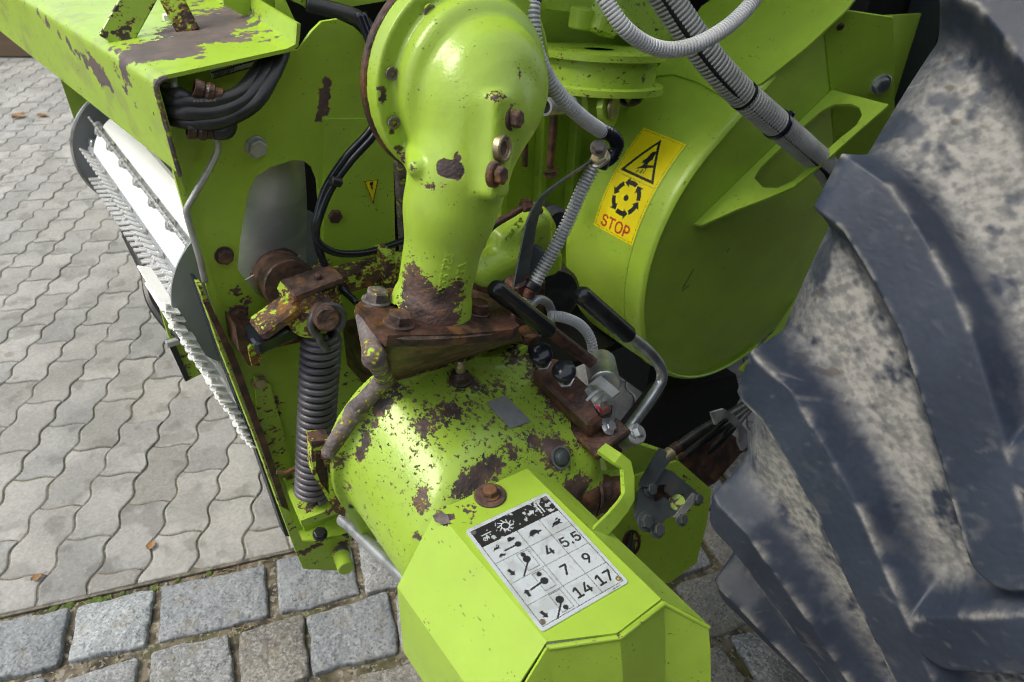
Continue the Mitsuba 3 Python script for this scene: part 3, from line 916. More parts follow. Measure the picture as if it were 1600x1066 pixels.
# second cover and the beam over the cavity
part(hd, "rear_cover", slab(np.array([P(x, y, Y=1.22) for x, y in ((346, -20), (432, -20), (434, 10), (426, 40), (418, 44), (380, 24), (350, 8))]), [0, -1, 0], .005), "paint_edgy")
part(hd, "rear_cover_rib", slab(np.array([P(x, y, Y=1.19) for x, y in ((431, -20), (440, -14), (464, 40), (462, 58), (430, 44))]), [-.3, -1, .2], .005), "paint_clean")
part(hd, "top_beam", slab(np.array([P(x, y, Y=1.10) for x, y in ((428, -14), (462, 4), (476, 10), (487, 21), (600, 2), (720, -20), (700, -60), (440, -60))]), [0, -1, 0], .008), "paint_clean")

# serial plate under the cover
sp0 = np.array([P(x, y, Y=YS - .001) for x, y in ((322, 98), (388, 86), (418, 82), (422, 97), (331, 124))])
part(hd, "serial_plate", slab(sp0, [0, -1, 0], .0006, back=-.0006), "plate_white")
def text_on(s, h, o, ex, ey, bold=False, depth=.0004):
    m = meshkit.text_mesh(s, h, depth, bold)
    ex, ey = unit(ex), unit(ey)
    return moved(m, np.c_[ex, ey, np.cross(ex, ey)], o)
ex_ = unit(P(422, 97, Y=YS) - P(331, 124, Y=YS))
ez_ = np.cross(ex_, [0, 1.0, 0]) * -1
ez_ = ez_ if ez_[2] > 0 else -ez_
part(hd, "serial_lettering", cat(text_on("Baujahr", .0062, P(334, 120, Y=YS - .002), ex_, ez_), slab(np.array([P(330, 113, Y=YS - .0022), P(412, 90, Y=YS - .0022), P(412, 92, Y=YS - .0022), P(330, 115, Y=YS - .0022)]), [0, -1, 0], .0002),
     slab(np.array([P(333, 122, Y=YS - .0022), P(420, 96, Y=YS - .0022), P(420, 98, Y=YS - .0022), P(333, 124, Y=YS - .0022)]), [0, -1, 0], .0002)), "ink", False)

# little warning triangle
tri = [(569, 283), (591, 280), (583, 319)]
part(hd, "warning_triangle", plateY(tri, YS - .0052, .0008), "yellow_film", label="small yellow warning triangle sticker")
def tri_frame(q, w):
    g = Polygon(q)
    return g.difference(g.buffer(-w))
q3 = np.array([P(x, y, Y=YS - .0056)[[0, 2]] for x, y in tri])
fr = tri_frame(q3, .0011)
cc = q3.mean(0)
hand = Polygon([(-.004, .010), (.004, .011), (.005, .004), (.002, .002), (.003, -.006), (.0005, -.012), (-.002, -.006), (-.001, .001), (-.005, .003)])
hand = affinity.translate(affinity.scale(hand, .62, .62, origin=(0, 0)), cc[0], cc[1] + .004)
ms = []
for g in (fr, hand):
    m = trimesh.creation.extrude_polygon(g, .0003, engine="earcut")
    v = m.vertices.copy()
    m.vertices = np.c_[v[:, 0], YS - .0056 - v[:, 2], v[:, 1]]
    ms.append(m)
part(hd, "warning_mark", cat(*ms), "ink", False)

# rotor: end discs, white bands, tine rows
RC, RR = np.array([.312, 0, .846]), .142
part(hd, "end_disc", lathe([(0, .02), (0, RR + .012), (.006, RR + .012), (.006, .02)], RC + [0, 1.945, 0], [0, 1, 0], 72), "disc_grey")
part(hd, "end_disc_rim", lathe([(0, RR + .009), (0, RR + .0135), (.010, RR + .0135), (.010, RR + .009), (0, RR + .009)], RC + [0, 1.938, 0], [0, 1, 0], 72), "zinc")
part(hd, "end_disc", lathe([(0, .02), (0, RR + .010), (.005, RR + .010), (.005, .02)], RC + [0, 1.115, .008], [0, 1, 0], 72), "disc_grey")
rows_deg = (138, 168, 198, 228, 258)            # where the tine rows stand, round the axis, 180 = forwards
def rp(deg, r, y):
    a = math.radians(deg)
    return np.array([RC[0] + r * math.cos(a), y, RC[2] + r * math.sin(a)])
bands = []
for k, dg in enumerate((123, 153, 183, 213, 243)):
    n = 9
    A = [[rp(dg - 12 + 24 * i / n, RR - .030 + (.006 if 0 < i < n else 0), y) for i in range(n + 1)] for y in np.linspace(1.135, 1.87, 8)]
    part(hd, "stripper_plate", sheet(A, .003), "white_zinc", 40)
def tine_pair(dg, y):
    """Two spring-steel fingers with their coil, pointing out of the rotor."""
    o = rp(dg, RR - .028, y)
    u = unit(np.array([math.cos(math.radians(dg - 34)), 0, math.sin(math.radians(dg - 34))]))
    w = rp(dg, 1, 0) - rp(dg, 0, 0)
    ms = [tube(np.array([o + [0, s, 0], o + w * .012 + [0, s, 0], o + w * .016 + u * .016 + [0, s, 0]]), .0027, 6) for s in (0, .0085)]
    return cat(*ms)
for dg in rows_deg[:4]:
    part(hd, "tine_bar", cyl(rp(dg, RR - .030, 1.13), rp(dg, RR - .030, 1.93), .010, 14), "disc_grey")
    for y in np.arange(1.15, 1.90, .0285):
        part(hd, "tine", tine_pair(dg, y + (dg % 7) * .002), "tine_zinc", 40)
    for y in np.arange(1.17, 1.9, .115):
        part(hd, "clamp_nut", hexbolt(rp(dg, RR - .022, y), rp(dg + 25, 1, 0) - rp(dg + 25, 0, 0), .009, .011, 1.3), "zinc_dull")
part(hd, "rotor_core", cyl(RC + [0, 1.12, 0], RC + [0, 1.94, 0], .092, 32), "zinc_dull")
part(hd, "disc_step", obox(rp(160, .075, 1.925), (rp(160, 1, 0) - rp(160, 0, 0), [0, 1, 0], np.cross(rp(160, 1, 0) - rp(160, 0, 0), [0, 1, 0])), (.045, .012, .008), .003), "zinc")
# scalloped lower guard plates that run down in front of the side plate, each with its round head
edge0, edge1 = P(262, 470, Y=1.13), P(398, 688, Y=1.085)
for k, t in enumerate(np.linspace(.02, .98, 19)):
    o = edge0 + (edge1 - edge0) * t
    d = unit(edge1 - edge0)
    fr_r = float(RNG.uniform(.0055, .0078))
    o = o + RNG.normal(0, .002, 3)
    part(hd, "guard_finger", cat(obox(o + [-.004, .06, .0], (unit([1, 0, -.5]), [0, 1, 0], unit([.5, 0, 1])), (.011, .09, .0015)),
         lathe([(0, 0), (0, fr_r), (.010, fr_r), (.013, fr_r * .7), (.013, 0)], o + [-.008, -.012, .002], [-.5, -.6, .5], 14)), "white_zinc", 40)
part(hd, "guard_bar", tube(np.array([edge0 + [.02, .03, -.01], edge1 + [.02, .03, -.01]]), .012, 10), "white_zinc")
# far arm of the header, skid and hose-black runner under the rotor
part(hd, "far_arm", slab(np.array([P(x, y, Y=2.02) for x, y in ((62, 40), (180, 150), (172, 190), (140, 250), (122, 206), (96, 130), (74, 78))]), [-.2, -1, 0], .02), "paint_clean")
rn = spline([P(196, 368, Y=1.72), P(222, 420, Y=1.60), P(250, 487, Y=1.46), P(262, 500, Y=1.42)], 20)
part(hd, "runner", cat(*[tube(rn + [0, 0, dz], .008, 8) for dz in (0, .016, .032)]), "black_rubber")
part(hd, "runner_curve", tube(spline([P(228, 430, Y=1.5), P(236, 470, Y=1.45), P(262, 508, Y=1.40), P(290, 530, Y=1.36)], 16), .010, 8), "black_rubber")
part(hd, "skid", plateY([(250, 482), (285, 505), (330, 545), (333, 575), (292, 596), (268, 540)], 1.38, .012), "paint_worn")
part(hd, "skid_strap", obox((P(264, 535, Y=1.37) + P(300, 528, Y=1.37)) / 2, AX, (.028, .006, .007), .002), "zinc_dull")
part(hd, "skid_edge", slab(np.array([P(x, y, Y=1.372) for x, y in ((263, 538), (272, 534), (297, 592), (290, 597))]), [0, -1, 0], .006), "dark_blue_steel")

# ------------------------------------------------------------------ coil spring
S0_, S1_ = P(502, 532, Y=.955), P(488, 772, Y=.965)
sdir_ = unit(S1_ - S0_)
sa_, sb_, _ = frame(sdir_)
turns, R_, wr = 24, .0275, .0058
L_ = np.linalg.norm(S1_ - S0_)
t = np.linspace(0, 1, turns * 22 + 1)
ang = t * turns * 2 * math.pi
coil = S0_ + sdir_ * (t * L_)[:, None] + R_ * (np.cos(ang)[:, None] * sa_ + np.sin(ang)[:, None] * sb_)
sp = thing("coil_spring", "dark grey coil spring hanging upright between the rusty bearing block and the lower seat", "spring")
part(sp, "coil", tube(coil, wr, 9), "spring_steel", True)
hk = P(512, 500, Y=.905)
def arc(c, u, w, r, a0, a1, n):
    return np.array([c + r * (math.cos(a) * u + math.sin(a) * w) for a in np.linspace(a0, a1, n)])
hx, hz = unit([1, 0, .1]), unit([-.1, 0, 1])
loops = [arc(P(512, 503, Y=.925 - .011 * k) + hz * .001, hx, hz, .0262, -.9 - .2 * k, 3.9, 30) for k in range(2)]
part(sp, "top_loop", cat(*[tube(np.vstack([q, q[-1] - hz * .012, q[-1] - hz * .03 + hx * .006]), wr, 9) for q in loops]), "spring_steel", True)
part(sp, "shoulder_turns", tube(np.array([S0_ - sdir_ * (.018 * (1 - s)) + (R_ * (.72 + .28 * s)) * (math.cos(s * 12.57) * sa_ + math.sin(s * 12.57) * sb_) for s in np.linspace(0, 1, 50)]), wr, 9), "spring_steel", True)
part(sp, "lower_end", tube(np.array([S1_ + sb_ * R_ * .6, S1_ + sdir_ * .012 + sa_ * .004, S1_ + sdir_ * .03 + sa_ * .008]), .008, 10), "spring_steel", True)

# ------------------------------------------------------------------ angle gearbox
N0, N1 = np.array([.4165, .735, .978]), np.array([.480, .735, 1.235])
ND = unit(N1 - N0)
CC = np.array([.517, 0, 1.243])
def ellipse_spot(x, y, Y, r, s):
    return (P(x, y, Y=Y), r, s)
def f_crown(p):
    q = p - CC
    r = np.hypot(q[:, 0], q[:, 2])
    rim = sd_cyl(p, CC + [0, .822, 0], CC + [0, .792, 0], .1285, rnd=.003)
    dome = sd_cyl(p, CC + [0, .81, 0], CC + [0, .708, 0], .109, .068, .026)
    dome = smin(dome, sd_cyl(p, CC + [0, .81, 0], CC + [0, .760, 0], .107, .104, .015), .010)
    lobe = sd_capsule(p, CC + [-.02, .737, -.015], N1 - ND * .12, .063, .0545)
    d = smin(rim, dome, .007)
    d = smin(d, lobe, .030)
    neck = sd_capsule(p, N1 - ND * .09, N0 + ND * .004, .0520, .0478)
    d = smin(d, neck, .028)
    foot = sd_cyl(p, N0 + ND * .020, N0 - ND * .004, .0492, .0560, .004)
    d = smin(d, foot, .014)
    # flat boss strip with the ports, on the side towards the drum
    bo = None if BO is None else sd_box(p, BO - BN * .010, (BX, BY, BN), (.0205, .060, .019), .010)
    if BO is not None:
        d = smin(d, bo, .008)
    # small lug on the lower left of the rim and a cast rib
    d = smin(d, sd_capsule(p, P(650, 240, Y=.775), P(652, 262, Y=.735), .012), .008)
    rib = sd_capsule(p, N0 + ND * .03 + [.045, -.012, 0], N1 - ND * .10 + [.052, -.012, 0], .0035)
    return smin(d, rib, .008)
BO = None
BN = unit([.42, -.86, .10])
BY = unit((P(802, 170, Y=.69) - P(776, 282, Y=.69)))
BY = unit(BY - BN * np.dot(BY, BN))
BX = np.cross(BY, BN)
BO = march(f_crown, 779, 229)[0]
CP = lambda x, y: march(f_crown, x, y)[0]
paint("paint_crown", [(CP(x, y), r, q) for x, y, r, q in ((693, 262, .0054, 8.0), (703, 265, .0060, 8.0), (713, 268, .0054, 8.0), (642, 440, .024, .36), (650, 468, .026, .50), (672, 478, .020, .40), (700, 470, .022, .24), (720, 462, .014, .24), (640, 505, .018, .55), (665, 512, .018, .5), (690, 505, .018, .34), (712, 498, .012, .3), (722, 440, .012, .26), (708, 450, .010, .22), (648, 420, .018, .18), (640, 380, .02, .10),
      (598, 140, .007, .42), (597, 155, .006, .42), (612, 205, .006, .38), (622, 235, .008, .42), (632, 248, .008, .42), (643, 259, .008, .42), (660, 287, .008, .26), (672, 292, .009, .27), (690, 296, .008, .26), (714, 243, .005, .42), (718, 250, .004, .42), (812, 115, .006, .36), (768, 150, .014, .18), (783, 150, .010, .2), (800, 165, .012, .2), (765, 390, .006, .4), (757, 410, .005, .4))],
      chips=-0.02, size=.0056, edge=.9, rough=.30, coat=.45, relief=1.0, dirt=.12)
gx = thing("angle_gearbox", "chipped green gearbox with domed crown, upright neck and rust spotted bell housing", "gearbox")
crown = surface_net(f_crown, (.365, .645, .925), (.672, .830, 1.392), .0034)
part(gx, "crown_housing", crown, "paint_crown", True, "shiny green domed housing with its upright neck")
part(gx, "gasket_ring", cyl(CC + [0, .834, 0], CC + [0, .8205, 0], .1305, 64, .002), "rust_oily")
for x, y in ((671, 17), (612, 115), (615, 192), (765, 1), (826, 70)):
    part(gx, "rim_screw", cat(lathe([(0, .0042), (0, .0080), (.0022, .0077), (.0022, .0042)], P(x, y, Y=.7895), NB, 16), cyl(P(x, y, Y=.7895), P(x, y, Y=.7895) + [0, -.0008, 0], .0042, 12)), "rust_grey")
def port(x, y, kind):
    o = PN(x, y, BO + BN * .0088, BN)
    if kind == "plug":
        return cat(lathe([(-.004, 0), (-.004, .0150), (.001, .0150), (.003, .0135), (.003, 0)], o, BN, 24), hexbolt(o + BN * .002, BN, .0105, .009, 0, .4), cyl(o + BN * .010, o + BN * .0135, .0055, 16, .001))
    return lathe([(-.004, .0075), (-.004, .0165), (.003, .0160), (.0045, .0148), (.0045, .0128), (.0025, .0120), (.0025, .0086), (.0004, .0080)], o, BN, 28)
part(gx, "plug", port(798, 185, "plug"), "rust")
part(gx, "plug_socket", port(785, 232, "hole"), "zinc_yellow")
part(gx, "plug_bore", cyl(PN(785, 232, BO + BN * .0089, BN), PN(785, 232, BO + BN * .0089, BN) + BN * .0010, .0088, 18), "rust_oily")
part(gx, "plug", port(773, 273, "plug"), "rust")
# raised casting marks up the neck
def on_neck(s, a, h, lift=.0006):
    """Lettering wrapped on the neck: s along it from the foot, a the angle round it."""
    m = meshkit.text_mesh(s[0], h, .0018, True)
    e0, e1, _ = frame(ND)
    front = unit(np.array([.25, -1, 0]) - ND * np.dot([.25, -1, 0], ND))
    sidev = np.cross(front, ND)
    v = m.vertices
    along = s[1] + v[:, 0]
    r = .0484 + .0045 * along / .2 + v[:, 2] - .0004
    th = a - v[:, 1] / .045
    m.vertices = N0 + along[:, None] * ND + r[:, None] * (np.cos(th)[:, None] * front + np.sin(th)[:, None] * sidev)
    if np.linalg.det(np.array([ND, front, sidev])) < 0 and m.volume < 0:
        m.invert()
    m.fix_normals()
    return m
part(gx, "cast_lettering", cat(on_neck(("222 152", .045), .78, .0095), on_neck(("000Z", .105), .50, .0085), on_neck(("2617 7", .050), .38, .0105)), "paint_crown", False, "raised cast numbers up the neck")

# flange plate the neck is bolted to, the cast web below it and the arm to the left
fo = N0 + ND * .0
def onfl(x, y, k=0.0):
    return PN(x, y, fo + ND * k, ND)
fl = np.array([onfl(x, y) for x, y in ((556, 476), (572, 468), (600, 452), (700, 440), (770, 462), (800, 498), (812, 508), (800, 515), (720, 522), (650, 524), (606, 524), (580, 504))])
part(gx, "neck_flange", slab(fl, ND, .016), "rust_oily", 30, "dark rusty flange plate with bolts")
for x, y, r in ((588, 471, .0155), (623, 507, .0160), (745, 488, .0155), (690, 452, .014)):
    part(gx, "flange_bolt", hexbolt(onfl(x, y), ND, r, .013, 1.25, x * .3), "rust_oily" if x > 700 else "rust_grey" if x < 600 else "rust")
paint("paint_web", [], chips=.26, size=.016, edge=.9)
def f_arm(p):
    a = sd_capsule(p, onfl(572, 487, -.012), onfl(604, 560, -.012) + [0, .035, -.02], .015, .013)
    b = sd_capsule(p, onfl(604, 560, -.012) + [0, .035, -.02], P(603, 590, Y=.79), .013, .0135)
    c = sd_capsule(p, P(603, 590, Y=.79), P(556, 642, Y=.79), .0135)
    e = sd_capsule(p, P(556, 642, Y=.79), P(514, 705, Y=.795), .0135, .012)
    return smin(smin(a, b, .01), smin(c, e, .01), .008)
part(gx, "cast_arm", surface_net(f_arm, (.22, .64, .64), (.48, .86, 1.0), .0040), "rust_grey", True, "curved grey worn casting arm along the bell rim")

# bell housing
def f_bell(p):
    t = np.clip((.812 - p[:, 1]) / .235, -.1, 1.1)
    zc = .690 - .055 * t
    R = .150 - .012 * t
    r = np.hypot(p[:, 0] - .430, p[:, 2] - zc) - R
    q = np.stack([np.abs(p[:, 0] - .525) - (.105 + .012 * t - .035), np.abs(p[:, 2] - (zc - .01)) - (.118 - .018 * t - .035)], 1)
    bx = np.linalg.norm(np.maximum(q, 0), axis=1) + np.minimum(q.max(1), 0) - .035
    cs = smin(r, bx, .05)
    d = smax(cs, (.575 - p[:, 1]), .05)
    d = smax(d, p[:, 1] - .815, .002)
    n = unit([.10, -.80, .60])
    cutp = (P(733, 721, Y=.62) + P(900, 670, Y=.64)) / 2
    d = smax(d, (p - cutp) @ n - .004, .022)
    fl_ = np.maximum(smin(np.hypot(p[:, 0] - .430, p[:, 2] - .690) - .163, np.maximum(np.abs(p[:, 0] - .53) - .105, np.abs(p[:, 2] - .68) - .125), .02), np.abs(p[:, 1] - .800) - .014)
    d = smin(d, fl_ - .002, .012)
    # boss under the breather, rim pad, plug boss
    d = smin(d, sd_cyl(p, P(718, 600, Y=.755) - [0, 0, .03], P(718, 600, Y=.755) + [0, 0, .002], .024, rnd=.004), .014)
    d = smin(d, sd_cyl(p, P(872, 714, Y=.612) + n * -.03, P(872, 714, Y=.612) + n * .004, .026, .021, .004), .014)
    d = smin(d, sd_capsule(p, P(915, 775, Y=.60), P(985, 765, Y=.60), .038), .02)
    return d
BP = lambda x, y: march(f_bell, x, y)[0]
paint("paint_bell", [(BP(x, y), r, q) for x, y, r, q in ((690, 650, .040, .14), (660, 665, .016, .24), (705, 640, .018, .20), (770, 640, .06, .10), (745, 600, .016, .28), (718, 590, .018, .42), (835, 690, .018, .34), (800, 705, .014, .26), (760, 735, .020, .36), (740, 750, .016, .34), (775, 722, .012, .28),
      (720, 765, .016, .34), (870, 628, .018, .32), (897, 660, .014, .30), (872, 700, .022, .5), (870, 720, .018, .4), (905, 765, .022, .55), (885, 770, .018, .45), (660, 770, .012, .3), (656, 790, .014, .28), (652, 838, .007, .5), (780, 600, .03, .18), (850, 600, .03, .20), (830, 560, .02, .36), (800, 556, .02, .3), (840, 585, .02, .3), (860, 655, .02, .2), (905, 690, .01, .3),
      (606, 598, .008, .5), (594, 637, .010, .5), (572, 690, .010, .5), (562, 710, .010, .5), (620, 612, .016, .2), (580, 660, .018, .2), (604, 630, .012, .26), (545, 760, .008, .3), (530, 720, .012, .35))],
      chips=0.125, size=.0056, edge=.30, rough=.31, coat=.4, relief=1.2, dirt=.10, bare=.06)
wt = [onfl(x, y, -.002) for x, y in ((598, 520), (628, 526), (665, 526), (720, 523), (770, 518), (806, 508))]
wb = [march(f_bell, x, y, .002)[0] for x, y in ((603, 592), (632, 583), (672, 572), (724, 557), (772, 543), (816, 531))]
wt, wb = spline(wt, 24), spline(wb, 24)
wn = unit(np.cross(wt[-1] - wt[0], wb[0] - wt[0]))
wn = wn if wn @ _v < 0 else -wn
part(gx, "cast_web", sheet([[wt[i] * (1 - s_) + wb[i] * s_ + wn * (.004 + .006 * math.sin(math.pi * s_)) for s_ in np.linspace(0, 1, 8)] for i in range(24)][::1], .006), "rust_web", 60, "dark rusty cast web under the neck flange")
part(gx, "web_edge", tube(wb + wn * .003, .0042, 8), "rust_half", True)
bell = surface_net(f_bell, (.245, .555, .49), (.70, .83, .865), .0036)
part(gx, "bell_housing", bell, "paint_bell", True, "bulging green bell housing with many rust chips")
for x, y, Y in ((607, 590 + 8, .784), (594, 637, .784), (570, 692, .784), (556, 712, .784), (620, 612, .784), (549, 788, .784)):
    part(gx, "bell_screw", dome_screw(P(x, y, Y=Y) , [-.05, -1, .1], .0085 if y != 788 else .006, .006), "rust" if y != 788 else "black_rubber", True)
# square lug at the left end of the flange
LX = (unit([1, 0, -.25]), [0, 1, 0], unit([.25, 0, 1]))
lugc = P(512, 735, Y=.80)
lq = [P(x, y, Y=.795) for x, y in ((489, 696), (517, 690), (540, 730), (536, 802), (521, 796), (503, 765), (490, 745))]
lh = [P(x, y, Y=.795) for x, y in ((496, 712), (505, 716), (516, 745), (514, 772), (503, 760), (495, 738))]
part(gx, "side_lug", slab(lq, [-.15, -1, .1], .030, [lh]), "rust_half")
part(gx, "lug_cap", obox(P(515, 700, Y=.81), LX, (.018, .018, .010), .004), "rust_oily")
part(gx, "lug_rear", slab(np.array(lh) + [0, .012, 0], [-.15, -1, .1], .010), "rust_oily")
# lower skirt with its screw, seen under the flange
part(gx, "skirt", plateY([(536, 778), (580, 770), (600, 800), (588, 846), (566, 838), (546, 812)], .782, .012), "paint_clean")
# breather
bo_ = P(719, 594, Y=.752)
part(gx, "breather", lathe([(-.006, .0175), (.002, .0175), (.004, .0150), (.012, .0140), (.016, .0105), (.018, .0085), (.018, 0)], bo_, [0, -.08, 1], 28), "rust_oily")
part(gx, "breather_cap", lathe([(0, 0), (0, .0075), (.010, .0075), (.012, .0062), (.018, .0058), (.020, .0045), (.020, 0)], bo_ + [0, -.001, .018], [0, -.08, 1], 20), "zinc_yellow")
# plug low on the right and the name plate
pn = unit([.10, -.80, .60])
po = P(875, 715, Y=.607)
part(gx, "oil_plug", lathe([(-.01, .0165), (.001, .0165), (.003, .0150), (.003, .0130), (.009, .0120), (.012, .0090), (.013, 0)], po, pn, 30), "grey_plate", 40)
part(gx, "plug_seal", ring(po + pn * .001, pn, .0150, .0178, .003), "zinc")
def bell_point(x, y):
    d = unit(ray(x, y))
    s = .75
    for _ in range(60):
        s += float(f_bell((C0 + d * s)[None])[0]) * .9
    return C0 + d * s
npx = [(759, 631), (789, 620), (829, 660), (797, 671)]
nq = np.array([bell_point(x, y) for x, y in npx])
nn = unit(np.cross(nq[1] - nq[0], nq[3] - nq[0]))
nn = nn if nn @ _v < 0 else -nn
G = []
k_ = 8
for i in range(k_ + 1):
    for j in range(k_ + 1):
        a, b = i / k_, j / k_
        x = (npx[0][0] * (1 - a) + npx[3][0] * a) * (1 - b) + (npx[1][0] * (1 - a) + npx[2][0] * a) * b
        y = (npx[0][1] * (1 - a) + npx[3][1] * a) * (1 - b) + (npx[1][1] * (1 - a) + npx[2][1] * a) * b
        G.append(bell_point(x, y) + nn * .0012)
G = np.array(G).reshape(k_ + 1, k_ + 1, 3)
part(gx, "name_plate", sheet(G, .0012), "plate_grey", 30, "small bare grey name plate")
# shaft sleeve leaving the bell towards the handle
s0, s1 = P(895, 775, Y=.60), P(992, 768, Y=.565)
sd_ = unit(s1 - s0)
part(gx, "shaft_sleeve", lathe([(0, 0), (0, .036), (.030, .034), (.034, .031), (.062, .031), (.064, .027), (.085, .027), (.085, 0)], s0, sd_, 36), "rust_oily")
part(gx, "sleeve_seam", ring(s0 + sd_ * .033, sd_, .030, .0355, .004), "rust")

# silver rod under the bell
rod = thing("silver_rod", "bright silver rod lying diagonally under the bell housing above the setts", "rod")
part(rod, "shank", cyl(P(536, 812, Y=.86), P(646, 915, Y=.62), .0105, 24, .002), "zinc_yellow" if False else "zinc", 40)
part(rod, "end_cap", cyl(P(536, 812, Y=.868), P(540, 815, Y=.855), .0120, 24, .002), "zinc_dull", 40)

# ------------------------------------------------------------------ shaft guard with its instruction plate
GZ = .75
paint("paint_guard", [(P(770, 772, Z=GZ), .018, .40), (P(735, 800, Z=GZ), .022, .42), (P(700, 812, Z=GZ), .012, .46), (P(680, 806, Z=GZ), .011, .44), (P(690, 790, Z=GZ), .008, .46), (P(850, 1006, Z=GZ), .008, .36), (P(965, 991, Z=GZ), .009, .42), (P(900, 999, Z=GZ), .014, .26), (P(1000, 962, Z=GZ), .016, .28), (P(1034, 937, Z=GZ), .008, .36), (P(930, 996, Z=GZ), .010, .28), (P(790, 910, Z=GZ), .006, .34), (P(830, 965, Z=GZ), .006, .3), (P(1090, 968, Y=.3), .01, .3), (P(895, 1040, Y=.35), .005, .36)], chips=-.07, size=.007, rough=.30, coat=.3, edge=.35, dirt=.05, relief=.5, dent=.003)
gd = thing("shaft_guard", "bright green folded shaft guard with white instruction plate, lowest in the foreground", "shaft guard")
prof = [(.262, .52), (.262, .668), (.339, .750), (.4125, .7505), (.487, .750), (.541, .700), (.548, .52)]
def guard_rows(y_at):
    rows_ = []
    for s in np.linspace(0, 1, 5):
        r_ = []
        for i, (x, z) in enumerate(prof):
            y0, y1 = y_at[i]
            r_.append((x, y0 + (y1 - y0) * s, z))
        rows_.append(r_)
    return rows_
yat = [(.585, .36), (.585, .36), (.606, .366), (.603, .328), (.600, .332), (.592, .298), (.592, .298)]
part(gd, "cover", sheet([r[::-1] for r in guard_rows(yat)], .004), "paint_guard", 20)
# end cap in three facets, with a rolled lip
cap = np.array([(.264, .352, .52), (.264, .352, .662), (.338, .361, .7465), (.4125, .324, .7475), (.488, .328, .7465), (.5415, .293, .697), (.549, .293, .52)])
cb_ = cap.copy()
cb_[:, 2] = .52
fc = []
for i in range(1, 5):
    q = np.array([cap[i], cap[i + 1], cb_[i + 1] + [0, -.004, 0], cb_[i] + [0, -.004, 0]])
    n_ = np.cross(q[1] - q[0], q[3] - q[0])
    n_ = unit(n_ if n_[1] < 0 else -n_)
    fc.append((q, n_))
rowsc = [[cap[i] * (1 - s) + (cb_[i] + [0, -.045, 0]) * s + [0, -.0035 * (1 - min(1, s * 6)) * -1, 0] for i in range(1, 6)] for s in (0, .02, .06, .2, .5, 1)]
part(gd, "end_cap", sheet([[np.array(p) for p in r] for r in rowsc], .004), "paint_guard", 20)
part(gd, "cap_lip", tube(np.vstack([cap[2:6]]) + [0, -.0005, -.0015], .0030, 8), "paint_guard", True)
part(gd, "inner_brush", slab(np.array([(.275, .375, .60), (.275, .375, .662), (.335, .375, .735), (.36, .372, .70), (.36, .372, .6)]), [0, -1, 0], .006), "rust_oily")
part(gd, "cap_bolt", hexbolt(P(1057, 1052, Y=.318), [.4, -1, 0], .0105, .008, 1.3), "rust")
bw = P(766, 775, Z=GZ + .0008)
part(gd, "washer", lathe([(0, 0), (0, .0225), (.0022, .0222), (.003, .021), (.003, 0)], bw, [0, 0, 1], 32), "rust")
part(gd, "fixing_bolt", hexbolt(bw + [0, 0, .003], [0, 0, 1], .0105, .009, 1.35, .5), "rust_half" if False else "rust")
part(gd, "corner_patch", slab(np.array([(P(x, y, Z=GZ + .0006)) for x, y in ((676, 806), (688, 797), (700, 806), (704, 817), (694, 819), (680, 815))]), [0, 0, 1], .0006), "rust_grey", label="bare metal patch at the corner of the guard")
# plate: local axes x = backwards, y = inwards
PT = np.array([P(x, y, Z=GZ + .0018) for x, y in ((725, 830), (852, 770), (975, 893), (847, 988))])
pe0, pe1 = unit(PT[1] - PT[0]), unit(PT[3] - PT[0])
pw, ph = np.linalg.norm(PT[1] - PT[0]), np.linalg.norm(PT[3] - PT[0])
POX = PT[3]
pex, pey = pe0, unit(-pe1 - pe0 * np.dot(-pe1, pe0))
def lay(poly, z0, t, m_, name, label=None):
    """A flat piece of the plate's print; the plate spans 0..1 each way."""
    ms = []
    for g in getattr(poly, "geoms", [poly]):
        if g.is_empty or g.geom_type != "Polygon":
            continue
        m = trimesh.creation.extrude_polygon(affinity.scale(g, pw, ph, origin=(0, 0)), t, engine="earcut")
        ms.append(moved(m, np.c_[pex, pey, np.cross(pex, pey)], POX + np.array([0, 0, z0])))
    return cat(*ms)
asp = ph / pw
base_p = sbox(.03, .03, .97, .97).buffer(.03)
key_plate = part(gd, "instruction_plate", lay(base_p, -.0012, .0014, None, None), "plate_white", False, "white table plate with black header and numbers")
part(key_plate, "header", lay(sbox(.035, .795, .965, .965), .0003, .00012, None, None), "plate_black", False)
lines = []
lw = .0045
for yv in (.62, .42, .215):
    lines.append(sbox(.04, yv, .96, yv + lw / asp))
for xv, ya, yb in ((.44, .03, .795), (.71, .03, .795)):
    lines.append(sbox(xv, ya, xv + lw, yb))
fr_ = sbox(.035, .028, .965, .968).difference(sbox(.041, .032, .959, .964))
part(key_plate, "ruling", lay(unary_union(lines + [fr_]), .0003, .00012, None, None), "ink", False)
def ptext(s, h, x, y):
    m = meshkit.text_mesh(s, h, .00014, True)
    m.apply_translation([x * pw - m.bounds[:, 0].mean(), y * ph - m.bounds[:, 1].mean(), 0])
    return moved(m, np.c_[pex, pey, np.cross(pex, pey)], POX + np.array([0, 0, .0003]))
part(key_plate, "lettering", cat(ptext("4", .0150, .575, .52), ptext("5.5", .0150, .835, .52), ptext("7", .0150, .575, .32), ptext("9", .0150, .835, .32), ptext("14", .0150, .575, .12), ptext("17", .0150, .835, .12), ptext("000 000.0", .0018, .86, .012)), "ink", False)
def sc(poly, x, y, s, rot=0):
    return affinity.translate(affinity.scale(affinity.rotate(poly, rot, origin=(0, 0)), s, s / asp, origin=(0, 0)), x, y)
circ = Point(0, 0).buffer(1, 12)
